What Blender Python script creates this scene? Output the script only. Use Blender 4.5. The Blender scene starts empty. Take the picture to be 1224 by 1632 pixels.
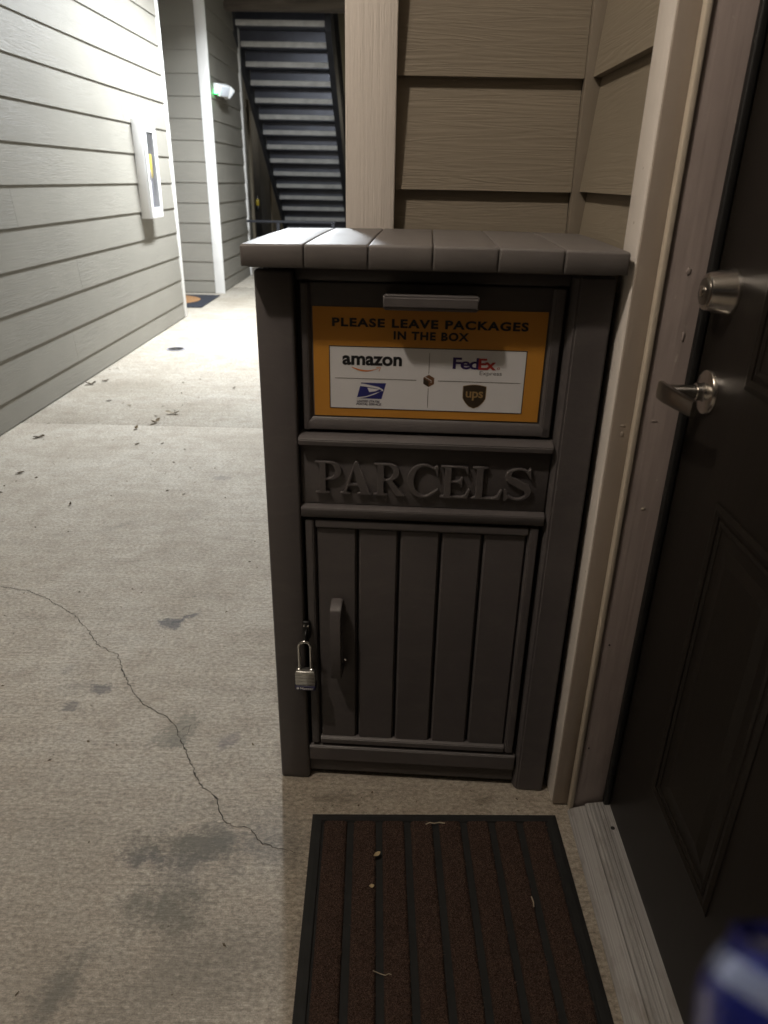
import bpy, bmesh, math, random
import numpy as np
from mathutils import Vector, Matrix

random.seed(7)
rng = np.random.default_rng(11)
rad = math.radians
scene = bpy.context.scene
COL = scene.collection

# ------------------------------------------------------------------ camera
cam_d = bpy.data.cameras.new('camera')
cam = bpy.data.objects.new('camera', cam_d)
COL.objects.link(cam)
right = Vector((0.9997, 0.0189, 0.0170))
upv = Vector((-0.0239, 0.4203, 0.9071))
back = Vector((0.0099, -0.9072, 0.4206))
cam.matrix_world = Matrix(((right.x, upv.x, back.x, 0.0),
                           (right.y, upv.y, back.y, 0.0),
                           (right.z, upv.z, back.z, 1.2),
                           (0, 0, 0, 1)))
cam_d.sensor_fit = 'VERTICAL'
cam_d.sensor_height = 24.0
cam_d.lens = 1143.0 / 1632.0 * 24.0
cam_d.clip_start = 0.02
cam_d.clip_end = 400
cam_d.dof.use_dof = True
cam_d.dof.focus_distance = 1.55
cam_d.dof.aperture_fstop = 3.4
scene.camera = cam

# ------------------------------------------------------------------ world: night sky
world = bpy.data.worlds.new('World')
scene.world = world
world.use_nodes = True
wn = world.node_tree
for n in list(wn.nodes):
    wn.nodes.remove(n)
sky = wn.nodes.new('ShaderNodeTexSky')
sky.sky_type = 'NISHITA'
sky.sun_disc = False
sky.sun_elevation = rad(-4)
sky.sun_rotation = rad(200)
bgn = wn.nodes.new('ShaderNodeBackground')
bgn.inputs['Strength'].default_value = 0.05
wo = wn.nodes.new('ShaderNodeOutputWorld')
wn.links.new(sky.outputs[0], bgn.inputs[0])
wn.links.new(bgn.outputs[0], wo.inputs[0])

# ------------------------------------------------------------------ exposure
vs = scene.view_settings
vs.view_transform = 'Standard'
vs.look = 'None'
vs.gamma = 1.0
vs.exposure = 0.0
vs.use_curve_mapping = False
scene.cycles.use_denoising = True
scene.cycles.max_bounces = 6
scene.cycles.diffuse_bounces = 3
scene.cycles.sample_clamp_indirect = 6.0
scene.cycles.caustics_reflective = False
scene.cycles.caustics_refractive = False

# lamp table: position, power, colour (the lamps are built with their fixtures below)
# a long fluorescent fixture over the passage and a round warm one outside the door
TUBE_LAMP = ((-0.98, 6.25), 1.60, 345.0, (0.90, 0.955, 1.0))  # position, length, power, colour
LAMPS = [((-0.90, 0.42, 2.80), 76.0, (1.0, 0.87, 0.735))]


# ================================================================== materials
def srgb(r, g, b):
    def f(c):
        c /= 255.0
        return c / 12.92 if c <= 0.04045 else ((c + 0.055) / 1.055) ** 2.4
    return (f(r), f(g), f(b))


class NT:
    def __init__(self, name):
        self.m = bpy.data.materials.new(name)
        self.m.use_nodes = True
        self.t = self.m.node_tree
        self.b = self.t.nodes['Principled BSDF']
        self._pos = None

    def n(self, typ, **kw):
        nd = self.t.nodes.new(typ)
        for k, v in kw.items():
            if k in nd.inputs:
                nd.inputs[k].default_value = v
            else:
                setattr(nd, k, v)
        return nd

    def l(self, a, b):
        self.t.links.new(a, b)

    def pos(self, scale=(1, 1, 1), obj=False, jitter=False):
        if obj:
            src = self.n('ShaderNodeTexCoord').outputs['Object']
        else:
            src = self.n('ShaderNodeNewGeometry').outputs['Position']
        if jitter:
            oi = self.n('ShaderNodeObjectInfo')
            mul = self.n('ShaderNodeMath', operation='MULTIPLY')
            mul.inputs[1].default_value = 37.0
            self.l(oi.outputs['Random'], mul.inputs[0])
            ad = self.n('ShaderNodeVectorMath', operation='ADD')
            self.l(src, ad.inputs[0])
            self.l(mul.outputs[0], ad.inputs[1])
            src = ad.outputs[0]
        mp = self.n('ShaderNodeMapping')
        mp.inputs['Scale'].default_value = scale
        self.l(src, mp.inputs['Vector'])
        return mp.outputs[0]

    def noise(self, vec, scale, detail=4, rough=0.55, dist=0.0):
        nd = self.n('ShaderNodeTexNoise')
        nd.inputs['Scale'].default_value = scale
        nd.inputs['Detail'].default_value = detail
        nd.inputs['Roughness'].default_value = rough
        nd.inputs['Distortion'].default_value = dist
        self.l(vec, nd.inputs['Vector'])
        return nd.outputs[0]

    def ramp(self, fac, stops):
        r = self.n('ShaderNodeValToRGB')
        el = r.color_ramp.elements
        while len(el) < len(stops):
            el.new(0.5)
        for e, (p, c) in zip(el, stops):
            e.position = p
            e.color = (c[0], c[1], c[2], 1) if hasattr(c, '__len__') else (c, c, c, 1)
        self.l(fac, r.inputs[0])
        return r.outputs[0]

    def mix(self, fac, a, b, typ='MIX'):
        m = self.n('ShaderNodeMix', data_type='RGBA', blend_type=typ)
        ia, ib = m.inputs[6], m.inputs[7]
        if isinstance(fac, (int, float)):
            m.inputs[0].default_value = fac
        else:
            self.l(fac, m.inputs[0])
        for v, i in ((a, ia), (b, ib)):
            if isinstance(v, tuple):
                i.default_value = (v[0], v[1], v[2], 1)
            else:
                self.l(v, i)
        return m.outputs[2]

    def math(self, op, a, b=None, clamp=False):
        m = self.n('ShaderNodeMath', operation=op)
        m.use_clamp = clamp
        for v, i in ((a, 0), (b, 1)):
            if v is None:
                continue
            if isinstance(v, (int, float)):
                m.inputs[i].default_value = v
            else:
                self.l(v, m.inputs[i])
        return m.outputs[0]

    def bump(self, h, strength, dist=0.01, prev=None):
        b = self.n('ShaderNodeBump')
        b.inputs['Strength'].default_value = strength
        b.inputs['Distance'].default_value = dist
        self.l(h, b.inputs['Height'])
        if prev is not None:
            self.l(prev, b.inputs['Normal'])
        self.l(b.outputs[0], self.b.inputs['Normal'])
        return b.outputs[0]

    def col(self, c):
        if isinstance(c, tuple):
            self.b.inputs['Base Color'].default_value = (c[0], c[1], c[2], 1)
        else:
            self.l(c, self.b.inputs['Base Color'])

    def set(self, **kw):
        for k, v in kw.items():
            self.b.inputs[k.replace('_', ' ')].default_value = v
        return self


def siding_material(name, axis, base, bmp=0.32):
    """embossed wood-grain fibre cement; the grain runs along one axis"""
    t = NT(name)
    sc = {'x': (1.9, 16, 42), 'y': (16, 1.9, 42)}[axis]
    v = t.pos(sc, jitter=True)
    a = t.noise(v, 1.0, 3, 0.5, 1.6)
    w = t.math('SINE', t.math('MULTIPLY', a, 34.0))
    fine = t.noise(t.pos({'x': (6, 60, 110), 'y': (60, 6, 110)}[axis], jitter=True), 1.0, 3, 0.6)
    patch = t.noise(t.pos({'x': (1.6, 5, 7), 'y': (5, 1.6, 7)}[axis], jitter=True), 1.0, 2)
    pm = t.ramp(patch, [(0.42, 0.12), (0.62, 1.0)])
    h = t.math('ADD', t.math('MULTIPLY', t.math('MULTIPLY', w, 0.5), pm), t.math('MULTIPLY', fine, 0.9))
    t.bump(h, bmp, 0.003)
    oi = t.n('ShaderNodeObjectInfo')
    var = t.math('ADD', t.math('MULTIPLY', oi.outputs['Random'], 0.10), 0.95)
    dirt = t.noise(t.pos((1.3, 1.3, 2.2)), 1.0, 5, 0.6)
    c = t.ramp(dirt, [(0.3, tuple(x * 0.90 for x in base)), (0.7, tuple(x * 1.06 for x in base))])
    mm = t.n('ShaderNodeVectorMath', operation='SCALE')
    t.l(c, mm.inputs[0])
    t.l(var, mm.inputs['Scale'])
    t.col(mm.outputs[0])
    t.set(Roughness=0.62)
    t.b.inputs['Specular IOR Level'].default_value = 0.35
    return t.m


def trim_material(name, base, rough_lines=0.3):
    t = NT(name)
    v = t.pos((70, 70, 1.3), jitter=True)
    a = t.noise(v, 1.0, 4, 0.65, 0.4)
    f = t.noise(t.pos((260, 260, 30)), 1.0, 2)
    t.bump(t.math('ADD', a, t.math('MULTIPLY', f, 0.25)), rough_lines, 0.004)
    d = t.noise(t.pos((5, 5, 1.2), jitter=True), 1.0, 5, 0.65)
    t.col(t.ramp(d, [(0.25, tuple(x * 0.86 for x in base)), (0.65, base)]))
    t.set(Roughness=0.55)
    return t.m


def painted_wood(name, base, chip, bump=0.25, rough=0.42):
    """thick brushed paint with runs, dents and a few chips"""
    t = NT(name)
    runs = t.noise(t.pos((55, 55, 1.6), jitter=True), 1.0, 3, 0.5)
    blob = t.noise(t.pos((14, 14, 9), jitter=True), 1.0, 2, 0.5)
    t.bump(t.math('ADD', t.math('MULTIPLY', runs, 0.5), blob), bump, 0.006)
    d = t.noise(t.pos((7, 7, 2.4), jitter=True), 1.0, 5, 0.6)
    c = t.ramp(d, [(0.3, tuple(x * 0.88 for x in base)), (0.7, tuple(x * 1.05 for x in base))])
    ch = t.noise(t.pos((60, 60, 34), jitter=True), 1.0, 4, 0.6)
    c = t.mix(t.ramp(ch, [(0.70, 0.0), (0.715, 1.0)]), c, chip)
    t.col(c)
    t.set(Roughness=rough)
    return t.m


def simple(name, base, rough=0.5, metal=0.0, var=0.08, nscale=8.0, bump=0.0, bscale=200.0, spec=0.5, obj=False):
    t = NT(name)
    d = t.noise(t.pos(obj=obj), nscale, 5, 0.6)
    t.col(t.ramp(d, [(0.3, tuple(x * (1 - var) for x in base)), (0.7, tuple(min(1, x * (1 + var)) for x in base))]))
    t.set(Roughness=rough, Metallic=metal)
    t.b.inputs['Specular IOR Level'].default_value = spec
    if bump:
        t.bump(t.noise(t.pos(obj=obj), bscale, 2, 0.5), bump, 0.001)
    return t.m


def emissive(name, colr, strength, base=(0.8, 0.8, 0.8)):
    t = NT(name)
    t.col(base)
    t.b.inputs['Emission Color'].default_value = (*colr, 1)
    t.b.inputs['Emission Strength'].default_value = strength
    t.set(Roughness=0.3)
    return t.m


def resin_material(name, base, r0=0.40, r1=0.56):
    """moulded brown-grey plastic: fine leather grain, dusty smears, faint scuffs"""
    t = NT(name)
    v = t.pos(obj=True)
    big = t.noise(v, 5.0, 5, 0.65, 0.4)
    dust = t.noise(t.pos((9, 9, 26), obj=True), 1.0, 6, 0.7, 0.6)
    scuff = t.noise(t.pos((3, 3, 120), obj=True), 1.0, 3, 0.6, 1.2)
    fine = t.noise(v, 620.0, 2, 0.5)
    c = t.ramp(big, [(0.3, tuple(x * 0.88 for x in base)), (0.7, tuple(x * 1.10 for x in base))])
    c = t.mix(t.ramp(dust, [(0.50, 0.0), (0.82, 0.32)]), c, (0.17, 0.155, 0.14))
    c = t.mix(t.ramp(scuff, [(0.68, 0.0), (0.76, 0.18)]), c, (0.20, 0.18, 0.165))
    t.col(c)
    t.l(t.ramp(big, [(0.3, r0), (0.7, r1)]), t.b.inputs['Roughness'])
    grain = t.noise(t.pos((90, 90, 260), obj=True), 1.0, 3, 0.6)
    t.bump(t.math('ADD', t.math('MULTIPLY', fine, 0.5), t.math('MULTIPLY', grain, 0.6)), 0.22, 0.0012)
    return t.m


TAUPE = (0.226, 0.212, 0.182)
M = {}
M['siding_y'] = siding_material('siding_y', 'y', TAUPE)
M['siding_x'] = siding_material('siding_x', 'x', TAUPE)
M['siding_entry_x'] = siding_material('siding_entry_x', 'x', (0.25, 0.215, 0.165), 0.24)
M['siding_entry_y'] = siding_material('siding_entry_y', 'y', (0.26, 0.225, 0.172), 0.24)
M['backing'] = simple('backing', (0.07, 0.065, 0.06), 0.9)
M['trim_white'] = trim_material('trim_white', (0.74, 0.73, 0.71), 0.12)
M['trim_cream'] = trim_material('trim_cream', (0.78, 0.725, 0.67), 0.6)
M['trim_taupe'] = trim_material('trim_taupe', (0.24, 0.205, 0.16), 0.2)
M['casing'] = painted_wood('casing', (0.82, 0.77, 0.72), (0.30, 0.25, 0.2), 0.2)
M['jamb'] = painted_wood('jamb', (0.42, 0.355, 0.335), (0.55, 0.50, 0.46), 0.6, 0.38)
M['jamb_brown'] = painted_wood('jamb_brown', (0.40, 0.34, 0.285), (0.4, 0.35, 0.3), 0.3, 0.42)
M['stop'] = painted_wood('stop', (0.62, 0.55, 0.45), (0.3, 0.25, 0.2), 0.15)
M['rubber_black'] = simple('rubber_black', (0.006, 0.006, 0.006), 0.6)
M['door_paint'] = painted_wood('door_paint', (0.0135, 0.0108, 0.0085), (0.017, 0.014, 0.011), 0.10, 0.48)
M['door_paint'].node_tree.nodes['Principled BSDF'].inputs['Specular IOR Level'].default_value = 0.3
M['resin'] = resin_material('resin', (0.092, 0.083, 0.084))
M['resin_lid_lit'] = resin_material('resin_lid_lit', (0.165, 0.152, 0.148), 0.46, 0.58)  # paler copy of the box resin; stronger light on the lid put into colour
M['resin_dark'] = simple('resin_dark', (0.020, 0.018, 0.017), 0.7)
M['metal_black'] = simple('metal_black', (0.012, 0.012, 0.013), 0.35, 0.3)
M['chrome'] = simple('chrome', (0.62, 0.62, 0.60), 0.2, 1.0, 0.05, 60)
M['steel_lam'] = simple('steel_lam', (0.52, 0.52, 0.50), 0.34, 0.9, 0.1, 90, 0.2, 700)
M['nickel'] = simple('nickel', (0.68, 0.65, 0.61), 0.22, 1.0, 0.05, 40, 0.08, 900)
M['nickel_dark'] = simple('nickel_dark', (0.34, 0.325, 0.30), 0.30, 1.0, 0.05, 40)
M['sign_orange'] = simple('sign_orange', (0.55, 0.25, 0.038), 0.33, 0, 0.03, 12, 0.04, 60)
M['sign_white'] = simple('sign_white', (0.74, 0.74, 0.76), 0.33, 0, 0.02, 12)
M['ink_black'] = simple('ink_black', (0.010, 0.010, 0.012), 0.5)
M['ink_navy'] = simple('ink_navy', (0.018, 0.016, 0.06), 0.5)
M['ink_purple'] = simple('ink_purple', (0.030, 0.012, 0.11), 0.5)
M['ink_red'] = simple('ink_red', (0.42, 0.035, 0.03), 0.5)
M['ink_orange'] = simple('ink_orange', (0.65, 0.20, 0.03), 0.5)
M['ink_blue'] = simple('ink_blue', (0.020, 0.022, 0.165), 0.5)
M['ink_grey'] = simple('ink_grey', (0.12, 0.12, 0.13), 0.5)
M['ink_brown'] = simple('ink_brown', (0.040, 0.026, 0.014), 0.5)
M['ink_brown2'] = simple('ink_brown2', (0.16, 0.075, 0.035), 0.5)
M['ink_gold'] = simple('ink_gold', (0.30, 0.20, 0.085), 0.5)
M['cabinet_white'] = simple('cabinet_white', (0.80, 0.80, 0.80), 0.35, 0, 0.02)
M['plastic_white'] = simple('plastic_white', (0.78, 0.79, 0.80), 0.35, 0, 0.02)
M['plastic_lens'] = simple('plastic_lens', (0.60, 0.64, 0.70), 0.12, 0, 0.1, 60)
M['steel_dark'] = simple('steel_dark', (0.040, 0.043, 0.058), 0.36, 0.35, 0.25, 5.0, 0.1, 60)
M['stringer'] = simple('stringer', (0.020, 0.021, 0.027), 0.7, 0.0, 0.2, 5)
M['tread'] = simple('tread', (0.50, 0.49, 0.47), 0.85, 0, 0.18, 9, 0.5, 90)
M['ceiling'] = simple('ceiling', (0.34, 0.32, 0.29), 0.9, 0, 0.05, 3, 0.4, 150)
M['steel_yellow'] = simple('steel_yellow', (0.62, 0.46, 0.03), 0.5)
M['steel_grey'] = simple('steel_grey', (0.36, 0.35, 0.40), 0.4, 0.3)
M['far_tan'] = simple('far_tan', (0.26, 0.235, 0.17), 0.8)
M['far_brown'] = simple('far_brown', (0.09, 0.07, 0.05), 0.8)
M['far_dark'] = simple('far_dark', (0.016, 0.016, 0.02), 0.6)
M['far_grey'] = simple('far_grey', (0.075, 0.073, 0.07), 0.7)
M['far_casing'] = simple('far_casing', (0.30, 0.255, 0.185), 0.7)
M['lamp_white'] = emissive('lamp_white', (0.93, 0.97, 1.0), 12.0)
M['lamp_warm'] = emissive('lamp_warm', (1.0, 0.80, 0.58), 4.0)
M['led_green'] = emissive('led_green', (0.02, 1.0, 0.18), 26.0)
M['leaf_dry'] = simple('leaf_dry', (0.10, 0.075, 0.045), 0.8, 0, 0.4, 30)
M['leaf_pale'] = simple('leaf_pale', (0.40, 0.34, 0.25), 0.7, 0, 0.3, 30)
M['straw'] = simple('straw', (0.42, 0.33, 0.19), 0.7, 0, 0.2, 60)
M['coir'] = simple('coir', (0.26, 0.135, 0.055), 0.95, 0, 0.3, 60, 0.6, 300)
M['mat_navy'] = simple('mat_navy', (0.012, 0.014, 0.022), 0.9, 0, 0.2, 60, 0.5, 300)
M['rubber_mat'] = simple('rubber_mat', (0.010, 0.0105, 0.0105), 0.85, 0, 0.25, 30, 0.35, 600)
M['can_blue'] = simple('can_blue', (0.008, 0.012, 0.13), 0.2, 0.55, 0.1, 20)
M['can_silver'] = simple('can_silver', (0.55, 0.57, 0.62), 0.22, 0.9, 0.05, 20)


def can_label():
    t = NT('can_label')
    a = t.noise(t.pos((38, 38, 14), obj=True), 1.0, 1, 0.4)
    t.col(t.ramp(a, [(0.56, (0.006, 0.010, 0.11)), (0.66, (0.20, 0.20, 0.28))]))
    t.set(Roughness=0.22, Metallic=0.4)
    return t.m


M['can_label'] = can_label()
M['can_neck_glint'] = simple('can_neck_glint', (0.30, 0.35, 0.55), 0.25, 0.8)  # pale lilac-blue paints the can's highlight into the neck ring


def glass_mat():
    t = NT('cabinet_glass')
    t.col((0.75, 0.75, 0.80))
    t.set(Roughness=0.08, IOR=1.3)
    t.b.inputs['Transmission Weight'].default_value = 0.85
    t.b.inputs['Alpha'].default_value = 0.18
    return t.m


M['glass'] = glass_mat()


def wood_beam():
    t = NT('wood_beam')
    a = t.noise(t.pos((1.2, 18, 18)), 1.0, 5, 0.6, 0.5)
    t.col(t.ramp(a, [(0.3, (0.045, 0.035, 0.028)), (0.7, (0.14, 0.115, 0.09))]))
    t.bump(a, 0.4, 0.01)
    t.set(Roughness=0.8)
    return t.m


M['wood_beam'] = wood_beam()


def threshold_mat():
    t = NT('threshold_metal')
    a = t.noise(t.pos((420, 2.5, 40)), 1.0, 3, 0.6)
    b = t.noise(t.pos((25, 9, 9)), 1.0, 5, 0.65)
    c = t.ramp(a, [(0.3, (0.25, 0.245, 0.24)), (0.7, (0.46, 0.455, 0.45))])
    t.col(t.mix(t.ramp(b, [(0.5, 0.0), (0.72, 0.55)]), c, (0.15, 0.125, 0.10)))
    t.bump(a, 0.3, 0.002)
    t.set(Roughness=0.6, Metallic=0.25)
    return t.m


M['threshold'] = threshold_mat()


def carpet_mat():
    t = NT('carpet')
    a = t.noise(t.pos(), 900.0, 2, 0.6)
    b = t.noise(t.pos(), 55.0, 4, 0.6)
    c = t.ramp(a, [(0.30, (0.008, 0.005, 0.004)), (0.5, (0.042, 0.023, 0.018)), (0.68, (0.20, 0.145, 0.12))])
    t.col(t.mix(t.ramp(b, [(0.35, 0.0), (0.7, 0.4)]), c, (0.035, 0.026, 0.019)))
    t.bump(a, 0.9, 0.004)
    t.set(Roughness=0.95)
    t.b.inputs['Specular IOR Level'].default_value = 0.1
    return t.m


M['carpet'] = carpet_mat()
M['fibre'] = simple('fibre', (0.105, 0.066, 0.050), 0.9, 0, 0.6, 700.0, 0, 1, 0.1)

STAINS_AND_DIMMING = [  # x, y, radius along, radius across, angle, strength, rgb, softness
    (-0.640, 1.772, .030, .022, 30, .95, (.055, .058, .072), .35),
    (-0.600, 1.806, .036, .007, 42, .90, (.06, .063, .075), .5),
    (-0.737, 1.468, .024, .013, -10, .85, (.08, .08, .088), .5),
    (-0.784, 1.396, .016, .012, 0, .75, (.08, .08, .085), .5),
    (-0.848, 1.545, .020, .012, 60, .4, (.12, .12, .12), .8),
    (-0.800, 1.475, .050, .020, 10, .3, (.15, .15, .14), .9),
    (-0.496, 1.325, .030, .044, -20, .62, (.155, .155, .125), .18),
    (-0.490, 1.292, .014, .020, 0, .45, (.12, .12, .11), .3),
    (-0.366, 1.300, .022, .014, 30, .55, (.14, .13, .14), .5),
    (-0.376, 1.275, .012, .012, 0, .4, (.14, .13, .14), .5),
    (-0.375, 1.000, .105, .036, 10, .92, (.070, .072, .056), .75),
    (-0.445, 0.968, .060, .020, 0, .9, (.09, .09, .095), .7),
    (-0.300, 1.010, .120, .045, 5, .55, (.12, .12, .115), 1.0),
    (-0.235, 1.025, .080, .060, 0, .45, (.15, .155, .165), 1.0),
    (-0.375, 0.930, .070, .040, 20, .45, (.12, .12, .12), 1.0),
    (-0.390, 0.868, .062, .044, 15, .85, (.075, .08, .066), .7),
    (-0.520, 0.712, .060, .026, 70, .88, (.075, .08, .072), .8),
    (-0.300, 0.760, .150, .060, 20, .60, (.11, .10, .08), 1.0),
    (-0.505, 0.985, .055, .007, 72, .50, (.12, .11, .10), .9),
    (-0.420, 1.080, .060, .030, 0, .30, (.13, .125, .11), 1.0),
    (-0.104, 1.128, .040, .020, 5, .60, (.09, .08, .06), .8),
    (0.211, 1.139, .022, .012, 20, .65, (.07, .06, .045), .6),
    (0.03, 1.150, .060, .012, 0, .35, (.10, .09, .07), 1.0),
    (-0.16, 0.955, .030, .080, 0, .35, (.11, .095, .07), 1.0),
    (-0.745, 2.905, .032, .020, 10, .60, (.14, .13, .12), .5),
    (-1.217, 2.322, .045, .012, 20, .35, (.18, .16, .13), .7),
    (-1.020, 2.411, .065, .014, 40, .40, (.16, .15, .13), .7),
    (-0.775, 2.52, .040, .025, 0, .25, (.2, .19, .18), 1.0),
    (-0.66, 1.02, .050, .020, 10, .22, (.13, .13, .12), 1.0),
    (-0.55, 0.70, .55, .28, 0, .45, (.17, .145, .11), 1.0),  # grime, with weaker lamp light painted in as a darker slab
    (-0.75, 1.05, .35, .16, 10, .28, (.19, .165, .13), 1.0),  # more grime, carrying the same painted dimming
    (-1.0, 3.85, .9, .13, 2, .16, (.30, .27, .2), 1.0),
    (-1.6, 4.3, .35, .2, 0, .22, (.26, .24, .18), 1.0),
    (-0.9, 6.6, .7, .3, 0, .18, (.34, .28, .18), 1.0),
    (-1.3, 7.9, .6, .25, 0, .2, (.34, .27, .17), 1.0),
]


def concrete_mat():
    t = NT('concrete')
    broom = t.noise(t.pos((6.0, 135, 1)), 1.0, 5, 0.75, 0.5)
    broom2 = t.noise(t.pos((2.2, 30, 1)), 1.0, 4, 0.65, 0.6)
    grit = t.noise(t.pos(), 420.0, 3, 0.7)
    grain = t.noise(t.pos((0.8, 1.25, 1)), 105.0, 5, 0.8)
    mott = t.noise(t.pos(), 2.1, 6, 0.6, 0.3)
    mid = t.noise(t.pos(), 13.0, 5, 0.7)
    c = t.ramp(mott, [(0.28, (0.32, 0.28, 0.225)), (0.5, (0.40, 0.36, 0.30)), (0.72, (0.46, 0.425, 0.365))])
    c = t.mix(t.ramp(mid, [(0.42, 0.0), (0.72, 0.55)]), c, (0.26, 0.215, 0.165))
    c = t.mix(0.30, c, t.ramp(broom, [(0.28, (0.30, 0.30, 0.30)), (0.68, (0.72, 0.72, 0.72))]), 'OVERLAY')
    c = t.mix(0.20, c, t.ramp(broom2, [(0.3, (0.32, 0.32, 0.32)), (0.7, (0.68, 0.68, 0.68))]), 'OVERLAY')
    c = t.mix(0.5, c, t.ramp(grit, [(0.25, (0.22, 0.22, 0.22)), (0.72, (0.74, 0.74, 0.74))]), 'OVERLAY')
    c = t.mix(0.85, c, t.ramp(grain, [(0.30, (0.17, 0.17, 0.17)), (0.70, (0.80, 0.80, 0.80))]), 'OVERLAY')
    # stains; the broad rows near the door mix grime with painted-in dimness
    geo = t.n('ShaderNodeNewGeometry')
    warp = t.n('ShaderNodeTexNoise')
    warp.inputs['Scale'].default_value = 34.0
    warp.inputs['Detail'].default_value = 5
    warp.inputs['Roughness'].default_value = 0.7
    t.l(geo.outputs['Position'], warp.inputs['Vector'])
    sub = t.n('ShaderNodeVectorMath', operation='SUBTRACT')
    t.l(warp.outputs['Color'], sub.inputs[0])
    sub.inputs[1].default_value = (0.5, 0.5, 0.5)
    wob = t.n('ShaderNodeVectorMath', operation='SCALE')
    t.l(sub.outputs[0], wob.inputs[0])
    wob.inputs['Scale'].default_value = 0.055
    ad = t.n('ShaderNodeVectorMath', operation='ADD')
    t.l(geo.outputs['Position'], ad.inputs[0])
    t.l(wob.outputs[0], ad.inputs[1])
    edge = t.math('ADD', t.math('MULTIPLY', t.math('SUBTRACT', mid, 0.5), 2.2), t.math('MULTIPLY', t.math('SUBTRACT', grain, 0.5), 1.1))
    for (x, y, rx, ry, ang, st, colr, soft) in STAINS_AND_DIMMING:
        mp = t.n('ShaderNodeMapping', vector_type='TEXTURE')
        mp.inputs['Location'].default_value = (x, y, 0)
        mp.inputs['Rotation'].default_value = (0, 0, rad(ang))
        mp.inputs['Scale'].default_value = (rx * 1.55, ry * 1.55, 1000)
        t.l(ad.outputs[0], mp.inputs['Vector'])
        ln = t.n('ShaderNodeVectorMath', operation='LENGTH')
        t.l(mp.outputs[0], ln.inputs[0])
        f = t.ramp(t.math('ADD', ln.outputs['Value'], edge), [(max(0.02, 1 - soft), st * .70), (1.0, 0.0)])
        c = t.mix(f, c, colr)
    # pits
    vo = t.n('ShaderNodeTexVoronoi')
    vo.inputs['Scale'].default_value = 26.0
    t.l(t.pos(), vo.inputs['Vector'])
    pit = t.ramp(vo.outputs['Distance'], [(0.035, 1.0), (0.06, 0.0)])
    sel = t.ramp(t.noise(t.pos(), 9.0, 2), [(0.55, 0.0), (0.6, 0.8)])
    c = t.mix(t.math('MULTIPLY', pit, sel), c, (0.07, 0.06, 0.05))
    t.col(c)
    h = t.math('ADD', t.math('MULTIPLY', broom, 1.0), t.math('MULTIPLY', grit, 0.7))
    t.bump(h, 0.55, 0.003)
    t.set(Roughness=0.78)
    t.b.inputs['Specular IOR Level'].default_value = 0.35
    return t.m


M['concrete'] = concrete_mat()
M['soil'] = simple('soil', (0.06, 0.05, 0.04), 0.95)
M['crack'] = simple('crack', (0.045, 0.040, 0.034), 0.95)


# ================================================================== mesh helpers
def finish(bm, name, mat, parent=None, smooth=False, auto=None):
    me = bpy.data.meshes.new(name)
    bmesh.ops.recalc_face_normals(bm, faces=bm.faces[:])
    bm.to_mesh(me)
    bm.free()
    if mat is not None:
        me.materials.append(M[mat] if isinstance(mat, str) else mat)
    o = bpy.data.objects.new(name, me)
    COL.objects.link(o)
    if parent is not None:
        o.parent = parent
    if smooth:
        for p in me.polygons:
            p.use_smooth = True
        if auto is not None:
            me.set_sharp_from_angle(angle=rad(auto))
    return o


def box_bm(x0, x1, y0, y1, z0, z1, bevel=0.0, seg=2):
    bm = bmesh.new()
    bmesh.ops.create_cube(bm, size=1.0)
    for v in bm.verts:
        v.co = Vector((x0 + (v.co.x + .5) * (x1 - x0), y0 + (v.co.y + .5) * (y1 - y0), z0 + (v.co.z + .5) * (z1 - z0)))
    if bevel > 0:
        bmesh.ops.bevel(bm, geom=bm.edges[:], offset=bevel, segments=seg, affect='EDGES', profile=0.5)
    return bm


def box(name, mat, x0, x1, y0, y1, z0, z1, parent=None, bevel=0.0, seg=2):
    return finish(box_bm(x0, x1, y0, y1, z0, z1, bevel, seg), name, mat, parent, smooth=bevel > 0, auto=50)


def prism(name, mat, poly, axis, a0, a1, parent=None, bevel=0.0):
    """poly: 2D points in the plane normal to axis; extruded from a0 to a1.  x:(y,z)  y:(x,z)  z:(x,y)"""
    bm = bmesh.new()
    def P(p, a):
        return {'x': (a, p[0], p[1]), 'y': (p[0], a, p[1]), 'z': (p[0], p[1], a)}[axis]
    A = [bm.verts.new(P(p, a0)) for p in poly]
    B = [bm.verts.new(P(p, a1)) for p in poly]
    n = len(poly)
    bm.faces.new(A)
    bm.faces.new(B[::-1])
    for i in range(n):
        bm.faces.new((A[i], A[(i + 1) % n], B[(i + 1) % n], B[i]))
    if bevel:
        bmesh.ops.recalc_face_normals(bm, faces=bm.faces[:])
        bmesh.ops.bevel(bm, geom=bm.edges[:], offset=bevel, segments=2, affect='EDGES')
    return finish(bm, name, mat, parent, smooth=bool(bevel), auto=50)


def lathe(name, mat, prof, center, axis, parent=None, seg=32, smooth=True, auto=35):
    """prof: (radius, distance along axis) list"""
    ax = Vector(axis).normalized()
    t = Vector((0, 0, 1)) if abs(ax.z) < 0.9 else Vector((1, 0, 0))
    e1 = ax.cross(t).normalized()
    e2 = ax.cross(e1)
    c = Vector(center)
    bm = bmesh.new()
    rings = []
    for r, d in prof:
        if r < 1e-6:
            rings.append([bm.verts.new(c + ax * d)])
        else:
            rings.append([bm.verts.new(c + ax * d + (e1 * math.cos(2 * math.pi * k / seg) + e2 * math.sin(2 * math.pi * k / seg)) * r) for k in range(seg)])
    for a, b in zip(rings, rings[1:]):
        for k in range(seg):
            k2 = (k + 1) % seg
            if len(a) == 1 and len(b) == 1:
                continue
            if len(a) == 1:
                bm.faces.new((a[0], b[k], b[k2]))
            elif len(b) == 1:
                bm.faces.new((a[k], a[k2], b[0]))
            else:
                bm.faces.new((a[k], a[k2], b[k2], b[k]))
    return finish(bm, name, mat, parent, smooth, auto)


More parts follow.
